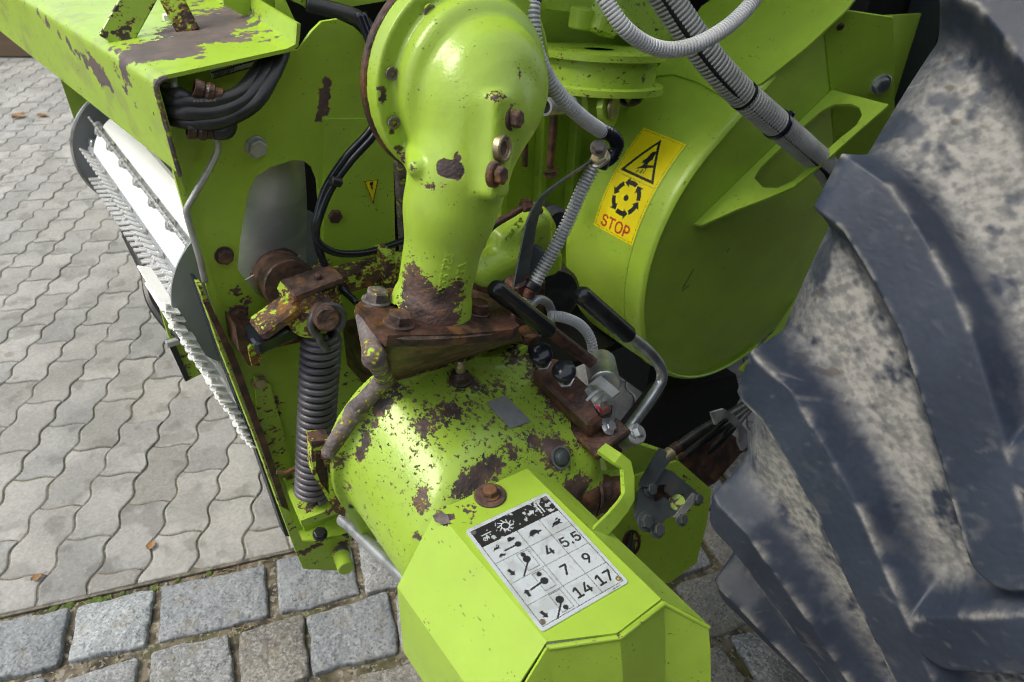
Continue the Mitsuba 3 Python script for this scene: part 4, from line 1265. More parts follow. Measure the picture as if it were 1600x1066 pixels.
turtle = unary_union([Point(0, 0).buffer(1, 12).intersection(sbox(-1, -.1, 1, 1)), sbox(-.75, -.45, -.45, 0), sbox(.45, -.45, .75, 0), affinity.scale(circ, .35, .25).buffer(0) if False else affinity.translate(affinity.scale(circ, .36, .24), 1.2, .1), Polygon([(-1, 0), (-1.5, -.15), (-1, .2)])])
hare = unary_union([affinity.scale(circ, 1, .5), affinity.translate(affinity.scale(circ, .38, .32), 1.1, .45), affinity.translate(affinity.rotate(affinity.scale(circ, .6, .14), 25), .75, .95), affinity.translate(affinity.rotate(affinity.scale(circ, .5, .13), 40), .6, 1.0), Polygon([(-.9, 0), (-1.6, -.6), (-1.2, -.6), (-.4, -.2)]), Polygon([(.6, -.1), (1.5, -.6), (1.2, -.65), (.3, -.3)])])
arrow = Polygon([(-.35, 1), (.35, 1), (.35, -.1), (.8, -.1), (0, -1), (-.8, -.1), (-.35, -.1)])
lever_ = unary_union([sbox(-.12, -1.9, .12, 0), circ.buffer(-.35)])
icons = [sc(turtle, .575, .70, .055), sc(hare, .84, .70, .045), sc(hare, .15, .735, .030), sc(turtle, .15, .655, .030),
         sc(circ, .36, .685, .034), sbox(.20, .680, .35, .692), sc(Polygon([(-1, -.7), (-1, .1), (-.5, .7), (.3, .7), (.6, .2), (1.3, .1), (1.3, -.5), (.5, -.7)]), .33, .755, .035)]
for yv, rot, up in ((.52, 0, False), (.32, 0, True), (.12, 0, False)):
    icons += [sc(circ, .33, yv + .02 if not up else yv, .040), sc(circ, .33, yv + .065 if yv > .2 else yv - .05, .026), sc(arrow, .12, yv - .02, .045, 15 if not up else 180),
              affinity.rotate(sbox(.16, yv - .004, .33, yv + .010), 35 if not up else 5, origin=(.33, yv + .01))]
    b_ = sbox(.27, yv - .075, .40, yv + .09)
    icons.append(b_.difference(b_.buffer(-.004)))
part(key_plate, "pictograms", lay(unary_union(icons), .0003, .00013, None, None), "ink", False)
whites = []
for k in range(10):
    a = k * 36
    whites.append(affinity.rotate(Polygon([(.55, -.08), (1.0, .34), (.93, .43), (.50, .10)]), a, origin=(0, 0)))
cutter = unary_union(whites + [circ.buffer(-.42).difference(circ.buffer(-.56))])
wh = [sc(cutter, .38, .88, .085), sc(Polygon([(-1, .35), (0, .35), (0, .8), (1, 0), (0, -.8), (0, -.35), (-1, -.35)]), .70, .885, .045, 15), sc(Polygon([(-1, .35), (0, .35), (0, .8), (1, 0), (0, -.8), (0, -.35), (-1, -.35)]), .91, .885, .045, 195), sbox(.785, .835, .800, .94), sbox(.820, .835, .835, .94),
      sc(circ.difference(circ.buffer(-.3)), .12, .85, .025), sc(circ.difference(circ.buffer(-.3)), .20, .835, .022), sbox(.10, .885, .22, .893)]
for g_ in unary_union(wh).geoms:
    part(key_plate, "white_mark", lay(g_, .00045, .00012, None, None), "plate_white", False)
for x, y in ((.06, .06), (.94, .06), (.94, .945), (.06, .945)):
    part(key_plate, "rivet", moved(lathe([(0, 0), (0, .0038), (.0012, .0034), (.0014, 0)], [0, 0, 0], [0, 0, 1], 14), np.c_[pex, pey, np.cross(pex, pey)], POX + pex * pw * x + pey * ph * y + np.array([0, 0, .0003])), "rust_grey")
# scrawl on the cap
sx = unit(cap[4] - cap[3])
part(gd, "scrawl", cat(text_on("g  A Ei", .012, P(945, 1054, Y=.3225), sx, [0, 0, 1], False, .0004)), "rust_grey", False, "faint handwritten scratch marks")

# ------------------------------------------------------------------ handle bracket between guard and bell
def bar3(pts3, w, n, mat_, parent, name, t=.006):
    """A flat bar along 3-D points, w wide, its face towards n."""
    p = np.array(pts3, float)
    out = []
    tan = np.gradient(p, axis=0)
    for i in range(len(p)):
        s = unit(np.cross(unit(tan[i]), n))
        out.append([p[i] - s * w[i] / 2, p[i] + s * w[i] / 2])
    return part(parent, name, sheet(out, t), mat_, 30)
hp = [P(852, 655, Y=.68), P(968, 718, Y=.555)]
hc = [P(940, 698, Y=.575), P(966, 716, Y=.545), P(980, 727, Y=.535), P(983, 745, Y=.525), P(984, 775, Y=.505), P(976, 790, Y=.490), P(958, 812, Y=.475), P(920, 850, Y=.452)]
hb = bar3(hc, [.020] * 3 + [.021] * 5, unit([.1, -.75, .65]), "paint_edgy", "", "bent_brace", .008)
labels[hb] = {"label": "bent green flat brace joining the guard to the bell housing", "category": "brace"}

# ------------------------------------------------------------------ control block with two knobs, levers
cbk = thing("control_block", "rust brown control block with two black knobs beside the bell housing", "control block")
c0, c1 = P(848, 572, Y=.735), P(940, 655, Y=.60)
cd = unit(c1 - c0)
cu = unit(np.array([-.25, .1, 1]) - cd * np.dot([-.25, .1, 1], cd))
cs_ = np.cross(cd, cu)
part(cbk, "housing", obox((c0 + c1) / 2 - cu * .012, (cd, cs_, cu), (np.linalg.norm(c1 - c0) / 2, .025, .020), .006), "rust_red")
part(cbk, "base_rail", obox((c0 + c1) / 2 - cu * .040 + cs_ * 0, (cd, cs_, cu), (np.linalg.norm(c1 - c0) / 2 + .03, .036, .008), .003), "rust_oily")
kax = unit(np.array([-.42, -.30, .86]))
for x, y, Y in ((845, 552, .700), (881, 579, .655)):
    top = P(x, y, Y=Y)
    part(cbk, "knob", lathe([(-.034, 0), (-.034, .0105), (-.014, .0115), (-.010, .0168), (-.004, .0184), (.000, .0180), (.004, .0156), (.0065, .010), (.0075, 0)], top, kax, 32), "black_gloss", 40)
    part(cbk, "knob_nut", hexbolt(top - kax * .040, kax, .0135, .005, 0, .3), "zinc")
part(cbk, "valve_body", cyl(P(918, 618, Y=.655), P(945, 640, Y=.615), .022, 28, .003), "zinc", 40)
part(cbk, "valve_plate", obox(P(938, 612, Y=.64), (cd, cs_, cu), (.022, .022, .0025), .001), "zinc_dull")
part(cbk, "switch_ring", lathe([(0, .012), (0, .0235), (.012, .0235), (.012, .012)], P(940, 640, Y=.62), unit([.35, -.75, .45]), 32), "zinc", 40)
part(cbk, "switch_core", cyl(P(940, 641, Y=.622), P(944, 644, Y=.612), .0115, 20, .002), "grey_plate")
part(cbk, "valve_collar", ring(P(926, 627, Y=.640), cd, .0215, .0245, .005), "zinc_dull")
wires = [tube(spline([P(930, 636, Y=.61) + RNG.normal(0, .003, 3), P(938, 650, Y=.60), P(950, 646 + 4 * k, Y=.60), P(954 + 3 * k, 634, Y=.61)], 16), .0011, 6) for k in range(3)]
part(cbk, "wires", cat(*wires[:2]), "black_gloss", True)
mat("red_wire", (.45, .02, .05), .4)
part(cbk, "red_wire", tube(spline([P(930, 634, Y=.605), P(936, 638, Y=.60), P(940, 645, Y=.60)], 10), .0022, 8), "red_wire", True)
part(cbk, "end_bolt", hexbolt(P(950, 668, Y=.60), unit([.2, -.6, .8]), .010, .008, 1.3), "zinc")

def lever(key, pts, r, mats, grip0, grip1, gr):
    part(key, "grip", lathe([(0, 0), (.002, gr * .45), (.006, gr * .8), (.012, gr), (np.linalg.norm(grip1 - grip0) - .004, gr * 1.02), (np.linalg.norm(grip1 - grip0), gr * .9), (np.linalg.norm(grip1 - grip0), 0)], grip0, grip1 - grip0, 28), "grip_black", 50)
l1 = thing("shift_lever", "lever with black grip on a red brown rod, pointing at the gearbox neck", "lever", "levers")
g0, g1, e1 = P(768, 446, Y=.70), P(858, 516, Y=.70), P(940, 578, Y=.70)
lever(l1, None, 0, None, g0, g1, .0135)
part(l1, "rod", cyl(g1 - (e1 - g1) * .05, e1, .0100, 24, .001), "rust_red", 40)
part(l1, "clamp", cyl(P(938, 566, Y=.715), P(945, 602, Y=.655), .0255, 32, .0015), "zinc", 40)
part(l1, "clamp_weld", dome_screw(e1 + [0, -.004, .004], unit([-.5, -.5, .6]), .013, .006), "rust_red", True)
part(l1, "clamp_key", obox(P(937, 598, Y=.675), (cd, cs_, cu), (.006, .006, .012), .001), "zinc_dull")
l2 = thing("bent_lever", "lever with black grip on a bent silver rod, in front of the green drum housing", "lever", "levers")
h0, h1 = P(903, 456, Y=.67), P(982, 524, Y=.665)
lever(l2, None, 0, None, h0, h1, .0142)
rodp = spline([h1, P(1012, 548, Y=.663), P(1031, 572, Y=.66), P(1034, 592, Y=.655), P(1024, 612, Y=.648), P(990, 660, Y=.625), P(968, 690, Y=.61)], 50)
part(l2, "rod", tube(rodp, .0098, 20), "zinc", True)
part(l2, "rod_foot", cyl(P(978, 676, Y=.618), P(958, 706, Y=.602), .0115, 22, .001), "rust_red", 40)
part(l2, "pivot", cyl(P(970, 690, Y=.61), P(996, 678, Y=.575), .0165, 26, .002), "zinc_dull", 40)
part(l2, "pivot_bolt", hexbolt(P(990, 676, Y=.583), unit([.6, -.55, .55]), .012, .010, 1.2), "zinc")
# ring handle behind the first lever
rh = thing("steel_hook", "grey bent steel hook behind the first lever grip", "hook")
part(rh, "bow", tube(spline([P(828, 480, Y=.80), P(840, 468, Y=.80), P(856, 474, Y=.80), P(862, 492, Y=.80), P(856, 512, Y=.80), P(842, 520, Y=.80)], 30), .0075, 14), "zinc_dull", True)
part(rh, "base", cyl(P(822, 545, Y=.80), P(826, 515, Y=.80), .019, 24, .004), "rust_oily")
part(rh, "elbow", tube(spline([P(806, 488, Y=.80), P(802, 508, Y=.80), P(808, 526, Y=.80), P(822, 534, Y=.80)], 16), .0075, 12), "rust_red", True)

# ------------------------------------------------------------------ lock plate and the machine bracket behind it
lk = thing("lock_plate", "dark grey locking plate with keyhole slot and bolts, right of the bent brace", "lock plate")
LN = unit([.05, -.72, .68])
lo_ = P(1035, 770, Y=.545)
lp = lambda x, y, k=0.0: PN(x, y, lo_ + LN * k, LN)
lpx = [(1040, 733), (1050, 736), (1088, 768), (1082, 790), (1062, 800), (1040, 812), (1024, 834), (1008, 830), (993, 808), (999, 768), (1020, 740)]
slot = [(1022, 770), (1030, 758), (1042, 757), (1041, 768), (1050, 777), (1056, 772), (1068, 772), (1069, 786), (1060, 798), (1048, 796), (1047, 784), (1037, 776), (1032, 782), (1022, 784)]
part(lk, "plate", slab([lp(x, y) for x, y in lpx], LN, .006, [[lp(x, y) for x, y in slot]]), "grey_plate")
part(lk, "upper_flap", slab([lp(x, y, .010) for x, y in ((1032, 700), (1052, 714), (1018, 762), (1000, 760), (1004, 748))], LN, .006), "grey_plate")
part(lk, "side_strip", slab([lp(x, y, .005) for x, y in ((1083, 770), (1092, 776), (1064, 812), (1054, 808))], LN, .004), "zinc_dull")
for x, y, r in ((1015, 765, .010), (1007, 815, .012), (1026, 828, .011), (1064, 812, .009), (1088, 780, .009)):
    part(lk, "bolt", hexbolt(lp(x, y, .003), LN, r, .008, 1.3, x * .2), "grey_plate")
part(lk, "spring_pin", cyl(P(1030, 722, Y=.58), P(1050, 706, Y=.58), .0115, 22, .002), "rust_half" if False else "zinc_yellow")
part(lk, "latch_head", cyl(lp(1058, 785, -.012), lp(1058, 785, -.004), .014, 22), "paint_worn")
part(lk, "latch_bore", slab([lp(x, y, -.014) for x, y in ((1015, 750), (1060, 750), (1075, 800), (1020, 795))], LN, .003), "rust_oily")

paint("paint_bracket", [(P(1060, 745, Y=.62), .05, .30), (P(1030, 880, Y=.62), .02, .2), (P(985, 850, Y=.60), .022, .5), (P(1080, 770, Y=.62), .03, .3), (P(950, 800, Y=.60), .02, .4)], chips=.07, size=.012, edge=.3)
mb = thing("mounting_bracket", "green mounting bracket plate with dark bore behind the locking plate", "bracket")
mpl = [(960, 770), (990, 745), (1060, 720), (1100, 755), (1112, 765), (1104, 820), (1088, 880), (1045, 912), (1000, 890), (960, 850), (940, 810)]
MN = unit([.12, -.85, .5])
mo = P(1040, 830, Y=.60)
part(mb, "plate", slab([PN(x, y, mo, MN) for x, y in mpl], MN, .010), "paint_bracket")
part(mb, "bore", cyl(PN(985, 848, mo + MN * .001, MN), PN(985, 848, mo, MN) + MN * .003, .020, 26), "dark_blue_steel")
part(mb, "bore_rim", ring(PN(985, 848, mo, MN) + MN * .0015, MN, .019, .024, .003), "rust_oily")
part(mb, "rear_web", slab([P(x, y, Y=.70) for x, y in ((940, 700), (985, 690), (1060, 715), (1050, 760), (960, 780))], [0, -1, 0], .02), "paint_bracket")
pth = arc(PN(1042, 845, mo + MN * .0008, MN), *frame(MN)[:2], .018, .3, 3.4, 24)

# hose tray and dark belly
tr = thing("hose_tray", "rusty dark tray with black hydraulic hoses between the wheel and the locking plate", "hose tray")
part(tr, "tray", slab([P(x, y, Y=.72) for x, y in ((1062, 735), (1098, 702), (1150, 670), (1163, 690), (1158, 704), (1100, 752), (1084, 760))], [.1, -1, .6], .006), "rust_oily")
part(tr, "tray_end", slab([P(x, y, Y=.705) for x, y in ((1117, 646), (1140, 641), (1156, 652), (1168, 675), (1162, 694), (1150, 702), (1148, 690), (1154, 670), (1140, 652), (1118, 664))], [.2, -1, .3], .006), "zinc_dull")
for k, (dx, dy) in enumerate(((0, 0), (12, 12), (22, 24))):
    part(tr, "hose", tube(spline([P(1056 + dx * .6, 700 + dy * 1.5, Y=.74), P(1095 + dx, 672 + dy, Y=.735), P(1135 + dx * .6, 650 + dy * .6, Y=.74), P(1180, 622 + dy * .4, Y=.80), P(1230, 590 + dy * .4, Y=.9)], 30), .0095, 12), "black_rubber", True)
    part(tr, "fitting", cyl(P(1050 + dx * .7, 704 + dy * 1.5, Y=.74), P(1062 + dx * .7, 696 + dy * 1.4, Y=.738), .012, 18, .002), "rust_oily")

# ------------------------------------------------------------------ drum housing
DC, DR = np.array([1.372, 0, .728]), .358
YD0, YD1 = .900, 1.155
paint("paint_drum", [(P(1050, 118, Y=.93), .03, .30), (P(1085, 130, Y=.93), .02, .30), (P(1055, 605, Y=.9), .02, .2), (P(1072, 285, Y=.90), .006, .5)], chips=-.03, size=.006, rough=.36, coat=.3, dirt=.08, dent=.002)
dh = thing("drum_housing", "big round green drum housing with yellow warning labels, left of the tyre", "drum housing")
def dp(deg, y, r=DR):
    a = math.radians(deg)
    return np.array([DC[0] - r * math.cos(a), y, DC[2] + r * math.sin(a)])
# rim wrap: from below round the front, then straight on as the flap
rows = []
prof_d = [(dp(a, 0)[[0, 2]]) for a in np.linspace(-112, 52, 60)]
prof_d += [dp(52, 0)[[0, 2]] + k * np.array([math.sin(math.radians(52)), math.cos(math.radians(52))]) for k in (.04, .08, .13, .2)]
tang = np.array([math.sin(math.radians(52)), math.cos(math.radians(52))])
ys = [YD0, YD0 + .004, YD0 + .010, YD0 + .02, .99, 1.06, 1.12, YD1 - .012, YD1 - .004, YD1]
ins = [.010, .0035, .0008, 0, 0, 0, 0, .001, .004, .010]
for y, i_ in zip(ys, ins):
    rows.append([np.array([DC[0] + (q[0] - DC[0]) * (1 - i_ / DR), y, DC[2] + (q[1] - DC[2]) * (1 - i_ / DR)]) for q in prof_d])
part(dh, "rim_cover", sheet(rows, .004), "paint_drum", 40)
# flap: the flat cover sheet that runs up and back from the seam
fq0 = dp(50, YD0 - .012, DR + .004)
fq1 = dp(50, YD1 + .05, DR + .004)
up = np.array([tang[0], 0, tang[1]])
seam0, seam1 = PN(1132, 151, fq0, np.cross(up, [0, 1, 0])), PN(1018, 118, fq0, np.cross(up, [0, 1, 0]))
fn_ = np.cross(up, [0, 1.0, 0])
fn_ = fn_ if fn_[2] > 0 else -fn_
flpx = [(1018, 119), (1052, 116), (1090, 128), (1132, 152), (1190, 130), (1262, 72), (1322, 16), (1345, -14), (1130, -14), (1096, 10)]
fpt = [PN(x, y, fq0, fn_) for x, y in flpx]
part(dh, "flap", slab(fpt, fn_, .005), "paint_drum")
# side wall of the drum, and the plates right of it
wq = [dp(a, 0, DR - .004) for a in np.linspace(-112, 50, 50)]
wallp = np.array(wq + [dp(50, 0, DR) + np.array([tang[0], 0, tang[1]]) * .35, np.array([2.05, 0, 1.18]), np.array([2.05, 0, .5]), np.array([1.60, 0, .43])])
wallp[:, 1] = YD0 + .010
part(dh, "side_wall", slab(wallp, [0, -1, 0], .006), "paint_drum")
part(dh, "back_wall", slab(np.array([dp(a, YD1, DR - .004) for a in np.linspace(-112, 52, 40)] + [np.array([1.7, YD1, 1.0]), np.array([1.7, YD1, .4])]), [0, 1, 0], .004), "paint_drum")
wy = YD0 + .008
fold0, fold1 = P(1290, 60, Y=wy), P(1300, 175, Y=wy)
fo_n = unit(np.cross(unit(fold1 - fold0), unit(np.array([.9, -.42, 0]))))
fo_n = fo_n if fo_n[1] < 0 else -fo_n
fp = [(1288, 52), (1310, 15), (1396, 28), (1398, 170), (1397, 215), (1385, 262), (1330, 300), (1303, 250), (1300, 150)]
part(dh, "end_plate", slab([PN(x, y, fold0, fo_n) for x, y in fp], fo_n, .006), "paint_drum")
part(dh, "end_bolt", hexbolt(PN(1376, 131, fold0, fo_n), fo_n, .0175, .010, 1.35, .2), "zinc")
part(dh, "end_screw", dome_screw(PN(1313, 42, fold0, fo_n), fo_n, .008, .004), "rust_oily")
for qa, qb in (((1082, 424), (1068, 448)), ((1084, 420), (1066, 452)), ((1076, 446), (1066, 455)), ((1140, 388), (1136, 394))):
    part(dh, "scratch", tube(np.array([P(*qa, Y=YD0 + .0095), P(*qb, Y=YD0 + .0095)]), .0007, 5), "ink", True)
# slotted gusset
g_a, g_b = P(1084, 350, Y=wy), P(1300, 140, Y=wy)
gdir = unit(g_b - g_a)
gn = np.cross(gdir, [0, 1.0, 0])
gn = gn if gn[2] > 0 else -gn
gp = lambda x, y: PN(x, y, g_a, gn)
# the long slot is an obround: two round ends joined
def obround(p, q, r, n=14):
    e = unit(q - p)
    w = np.cross(gn, e)
    A = [q + r * (math.cos(a) * e + math.sin(a) * w) for a in np.linspace(-math.pi / 2, math.pi / 2, n)]
    B = [p - r * (math.cos(a) * e + math.sin(a) * w) for a in np.linspace(-math.pi / 2, math.pi / 2, n)]
    return A + B
sl = [gp(x, y) for x, y in ((1178, 278), (1188, 262), (1245, 206), (1285, 172), (1305, 163), (1328, 162), (1343, 168), (1347, 180), (1338, 196), (1310, 218), (1262, 262), (1240, 282), (1215, 294), (1192, 293))]
gpx = [(1084, 350), (1300, 140), (1318, 145), (1388, 163), (1386, 166), (1330, 215), (1285, 256), (1240, 292), (1200, 309), (1150, 328), (1096, 352)]
part(dh, "gusset", slab([gp(x, y) for x, y in gpx], gn, .006, [sl]), "paint_drum")
# lower flange strip and the lower gusset
part(dh, "lower_flange", slab([P(x, y, Y=wy - .03) for x, y in ((1143, 577), (1215, 515), (1278, 447), (1282, 458), (1225, 525), (1152, 582))], [0, -1, .5], .005), "paint_drum")
# warning label and a weld seam: laid on the rim, written outwards
def cyl_hit(x, y, R):
    d = ray(x, y)
    o = C0 - DC
    a, b, c = d[0] ** 2 + d[2] ** 2, 2 * (o[0] * d[0] + o[2] * d[2]), o[0] ** 2 + o[2] ** 2 - R * R
    s = (-b - math.sqrt(b * b - 4 * a * c)) / (2 * a)
    p = C0 + d * s
    return p[1], math.degrees(math.atan2(p[2] - DC[2], DC[0] - p[0]))
sy_, st_ = cyl_hit(976, 450, DR)
part(dh, "weld_seam", tube(np.array([dp(a, sy_, DR + .0004) for a in np.linspace(-60, 51, 60)]), .0016, 6), "paint_drum", True)
LQ = [cyl_hit(x, y, DR) for x, y in ((1005, 203), (1072, 222), (992, 383), (926, 354))]
ly1, ly0 = (LQ[0][0] + LQ[3][0]) / 2, (LQ[1][0] + LQ[2][0]) / 2
lt1, lt0 = (LQ[0][1] + LQ[1][1]) / 2, (LQ[2][1] + LQ[3][1]) / 2
lw_, lh_ = ly1 - ly0, math.radians(lt1 - lt0) * DR
def wrap(mesh, lift):
    """Local x (0..lw_, outwards = -y), y (0..lh_, up round the rim), z lift."""
    m = trimesh.Trimesh(*trimesh.remesh.subdivide_to_size(mesh.vertices, mesh.faces, .010))
    v = m.vertices
    th = math.radians(lt0) + v[:, 1] / DR
    r = DR + lift + v[:, 2]
    m.vertices = np.c_[DC[0] - r * np.cos(th), ly1 - v[:, 0], DC[2] + r * np.sin(th)]
    m.fix_normals()
    return m
def flatp(poly, t=.0002):
    return cat(*[trimesh.creation.extrude_polygon(g, t, engine="earcut") for g in getattr(poly, "geoms", [poly])])
lab = part(dh, "warning_label", wrap(flatp(sbox(0, 0, lw_, lh_).buffer(-.003).buffer(.003), .0004), .0003), "yellow_film", 40, "yellow warning label with cut hand triangle, rotor sign and red STOP")
tr_ = Polygon([(lw_ * .10, lh_ * .565), (lw_ * .90, lh_ * .565), (lw_ * .5, lh_ * .955)])
trf = tr_.difference(tr_.buffer(-.0055, join_style=2))
hand_ = unary_union([Polygon([(.50, .82), (.58, .84), (.60, .76), (.56, .72), (.60, .66), (.57, .655), (.53, .70), (.50, .655), (.475, .66), (.49, .71), (.44, .69), (.435, .72), (.48, .75)]), Polygon([(.38, .625), (.72, .70), (.72, .72), (.50, .685)]), Polygon([(.50, .61), (.53, .655), (.55, .65), (.53, .605)]), Polygon([(.57, .615), (.585, .66), (.60, .655), (.59, .61)]), Polygon([(.42, .60), (.46, .635), (.475, .63), (.44, .595)])])
hand_ = affinity.scale(hand_, lw_, lh_, origin=(0, 0))
ro_c = np.array([.5 * lw_, .36 * lh_])
rr = lw_ * .31
rot = [Point(*ro_c).buffer(rr * .17)]
for k in range(6):
    a = k * 60 + 10
    seg = []
    for s in np.linspace(0, 38, 8):
        seg.append((ro_c[0] + rr * 1.0 * math.cos(math.radians(a + s)), ro_c[1] + rr * math.sin(math.radians(a + s))))
    for s in np.linspace(38, 0, 8):
        seg.append((ro_c[0] + rr * .74 * math.cos(math.radians(a + s)), ro_c[1] + rr * .74 * math.sin(math.radians(a + s))))
    rot.append(Polygon(seg))
    tip = []
    for r_, s in ((1.18, 36), (.60, 36), (.92, 56)):
        tip.append((ro_c[0] + rr * r_ * math.cos(math.radians(a + s)), ro_c[1] + rr * r_ * math.sin(math.radians(a + s))))
    rot.append(Polygon(tip))
fine = sbox(.004, .004, lw_ - .004, lh_ - .004)
fine = unary_union([fine.difference(fine.buffer(-.0006)), sbox(.004, lh_ * .535, lw_ - .004, lh_ * .535 + .0006)])
part(lab, "pictograms", wrap(flatp(unary_union([trf, hand_, unary_union(rot), fine])), .0007), "ink", False)
st = meshkit.text_mesh("STOP", lh_ * .105, .0002, True)
st.vertices[:, 0] *= (lw_ * .70) / (st.bounds[1, 0] - st.bounds[0, 0])
st.apply_translation([lw_ * .5 - st.bounds[:, 0].mean(), lh_ * .035 - st.bounds[0, 1], 0])
for g_ in sorted(st.split(only_watertight=False), key=lambda m: m.bounds[0, 0]):
    part(lab, "letter", wrap(g_, .0007), "red_ink", False)

# ------------------------------------------------------------------ the machine behind: walls, castings, post
mc = thing("machine_body", "dark and green machine front behind the gearbox and drum housing", "machine body")
paint("paint_back", [], chips=-.03, dirt=.3)
part(mc, "front_wall", plateY([(640, 60), (1040, -60), (1060, 110), (900, 330), (880, 470), (820, 520), (740, 520), (760, 300), (700, 100)], 1.28, .02), "paint_back")
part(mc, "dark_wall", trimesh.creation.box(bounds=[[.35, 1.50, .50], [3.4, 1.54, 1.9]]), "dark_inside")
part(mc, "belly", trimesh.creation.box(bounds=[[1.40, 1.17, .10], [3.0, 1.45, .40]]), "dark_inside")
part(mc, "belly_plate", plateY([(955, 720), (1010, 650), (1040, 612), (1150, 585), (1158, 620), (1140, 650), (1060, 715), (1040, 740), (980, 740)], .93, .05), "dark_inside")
part(mc, "post", obox(P(1432, 90, Y=.90) + [.03, 0, 0], AX, (.052, .05, .40), .008), "dark_blue_steel")
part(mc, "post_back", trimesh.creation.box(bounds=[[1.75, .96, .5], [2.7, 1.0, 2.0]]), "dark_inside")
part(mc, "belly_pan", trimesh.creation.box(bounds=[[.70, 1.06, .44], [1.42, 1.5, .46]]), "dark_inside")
part(mc, "cab", trimesh.creation.box(bounds=[[.64, .98, 1.56], [3.6, 3.2, 3.5]]), "paint_back")
# the hall that the machine stands in front of, behind the photographer
concrete("hall_render", (0.10, 0.10, 0.095), (0.15, 0.145, 0.14), 5.0)
hl = thing("hall", "grey rendered hall wall with a dark gate, behind the place the picture is taken from", "hall")
part(hl, "wall", trimesh.creation.box(bounds=[[-9, -5.6, 0], [9, -5.0, 5.0]]), "hall_render")
part(hl, "gate", trimesh.creation.box(bounds=[[-2.2, -5.02, 0], [2.6, -4.95, 3.6]]), "dark_blue_steel")
part(hl, "eaves", trimesh.creation.box(bounds=[[-9.4, -5.8, 5.0], [9.4, -4.4, 5.15]]), "timber")
# vertical ribs and details on the front wall
for px_, w in (((782, 300), 9), ((846, 240), 6), ((892, 300), 8)):
    o = P(px_[0], px_[1], Y=1.265)
    part(mc, "wall_rib", obox(o, (unit([1, 0, .0]), [0, 1, 0], [0, 0, 1]), (.010, .014, .22), .003), "paint_back")
part(mc, "push_rod", cyl(P(868, 150, Y=1.12), P(860, 262, Y=1.12), .0085, 16), "rust_oily")
part(mc, "push_rod_nut", hexbolt(P(861, 266, Y=1.12), [0, -.3, -1], .014, .012, 1.3), "rust_oily")
part(mc, "drip_streak", cyl(P(822, 200, Y=1.235), P(820, 260, Y=1.235), .006, 8), "rust_oily")
# flanged wheel of the upper linkage
part(mc, "flange_ring", lathe([(0, .03), (0, .135), (.012, .135), (.014, .118), (.060, .116), (.062, .135), (.074, .135), (.074, .03)], P(938, 60, Y=1.13) - [0, 0, .02], unit([-.10, -.10, -1]), 40), "paint_specked")
part(mc, "flange_pin", cyl(P(905, 45, Y=1.12), P(910, 12, Y=1.12), .022, 20, .003), "paint_edgy")
part(mc, "flange_lug", obox(P(945, 30, Y=1.10), (unit([1, .2, -.4]), unit([-.2, 1, 0]), unit([.4, 0, 1])), (.030, .02, .028), .005), "paint_worn")
part(mc, "upper_arm", slab([P(x, y, Y=1.16) for x, y in ((838, -20), (960, -20), (1000, 60), (985, 66), (930, 22), (900, 20), (858, 14))], [0, -1, .2], .02), "paint_specked")
part(mc, "upper_frame", slab([P(x, y, Y=1.2) for x, y in ((940, -20), (1060, -20), (1090, 20), (1060, 75), (1010, 80))], [0, -1, .2], .02), "paint_specked")
# clevis with its steel tube and round pin head
part(mc, "clevis", slab([P(x, y, Y=1.03) for x, y in ((938, 150), (950, 132), (963, 126), (973, 138), (980, 158), (974, 182), (960, 198), (944, 200), (932, 186), (930, 168))], unit([.35, -.9, .1]), .012), "paint_specked")
part(mc, "clevis", slab([P(x, y, Y=1.075) for x, y in ((908, 142), (922, 124), (936, 120), (946, 130), (948, 160), (930, 190), (912, 186))], unit([.35, -.9, .1]), .012), "paint_specked")
part(mc, "pin_head", lathe([(0, 0), (0, .0225), (.004, .022), (.006, .020), (.006, 0)], P(957, 168, Y=1.027), unit([.35, -.9, .1]), 28), "zinc_yellow")
part(mc, "steel_tube", lathe([(0, .011), (0, .0155), (.09, .0155), (.09, .011)], P(851, 167, Y=1.0), P(932, 160, Y=1.06) - P(851, 167, Y=1.0), 26), "zinc_dull", 40)
part(mc, "tube_bore", cyl(P(853, 167, Y=1.003), P(858, 167, Y=1.006), .011, 20), "dark_inside")
part(mc, "clevis_boot", lathe([(0, .012), (.004, .018), (.010, .014), (.016, .020), (.024, .015), (.03, .022), (.045, .022)], P(978, 152, Y=1.05), P(1010, 140, Y=1.10) - P(978, 152, Y=1.05), 22), "black_rubber")
# casting with raised lettering between neck and drum, boots beneath
def f_cast(p):
    c = P(812, 378, Y=1.0)
    d = sd_box(p, c, (unit([1, 0, .25]), unit([0, 1, .2]), unit([-.25, -.2, 1])), (.062, .03, .058), .020)
    d = smin(d, sd_capsule(p, P(760, 420, Y=.98), P(800, 400, Y=.98), .034), .02)
    d = smin(d, sd_capsule(p, P(835, 345, Y=1.0), P(868, 362, Y=1.03), .026), .02)
    d = smin(d, sd_box(p, P(850, 415, Y=1.03), AX, (.035, .02, .03), .01), .02)
    return d
part(mc, "casting", surface_net(f_cast, (.60, .90, .76), (.95, 1.10, 1.03), .0045), "paint_edgy", True, "green casting with raised lettering")
ce = unit(P(822, 340, Y=.965) - P(790, 382, Y=.965))
cv = unit(P(840, 375, Y=.965) - P(806, 360, Y=.965))
part(mc, "cast_marks", cat(*[moved(meshkit.text_mesh(s, .012, .003, True), np.c_[ce, np.cross(np.cross(ce, cv), ce), unit(np.cross(ce, cv))], P(x, y, Y=.966)) for s, x, y in (("DN 14", 788, 374), ("0710", 802, 376))]), "paint_edgy", False)
part(mc, "rubber_boot", lathe([(0, 0), (0, .026), (.006, .033), (.014, .028), (.022, .034), (.030, .028), (.05, .030)], P(872, 352, Y=.99), unit([.1, 1, -.1]), 26), "black_rubber")
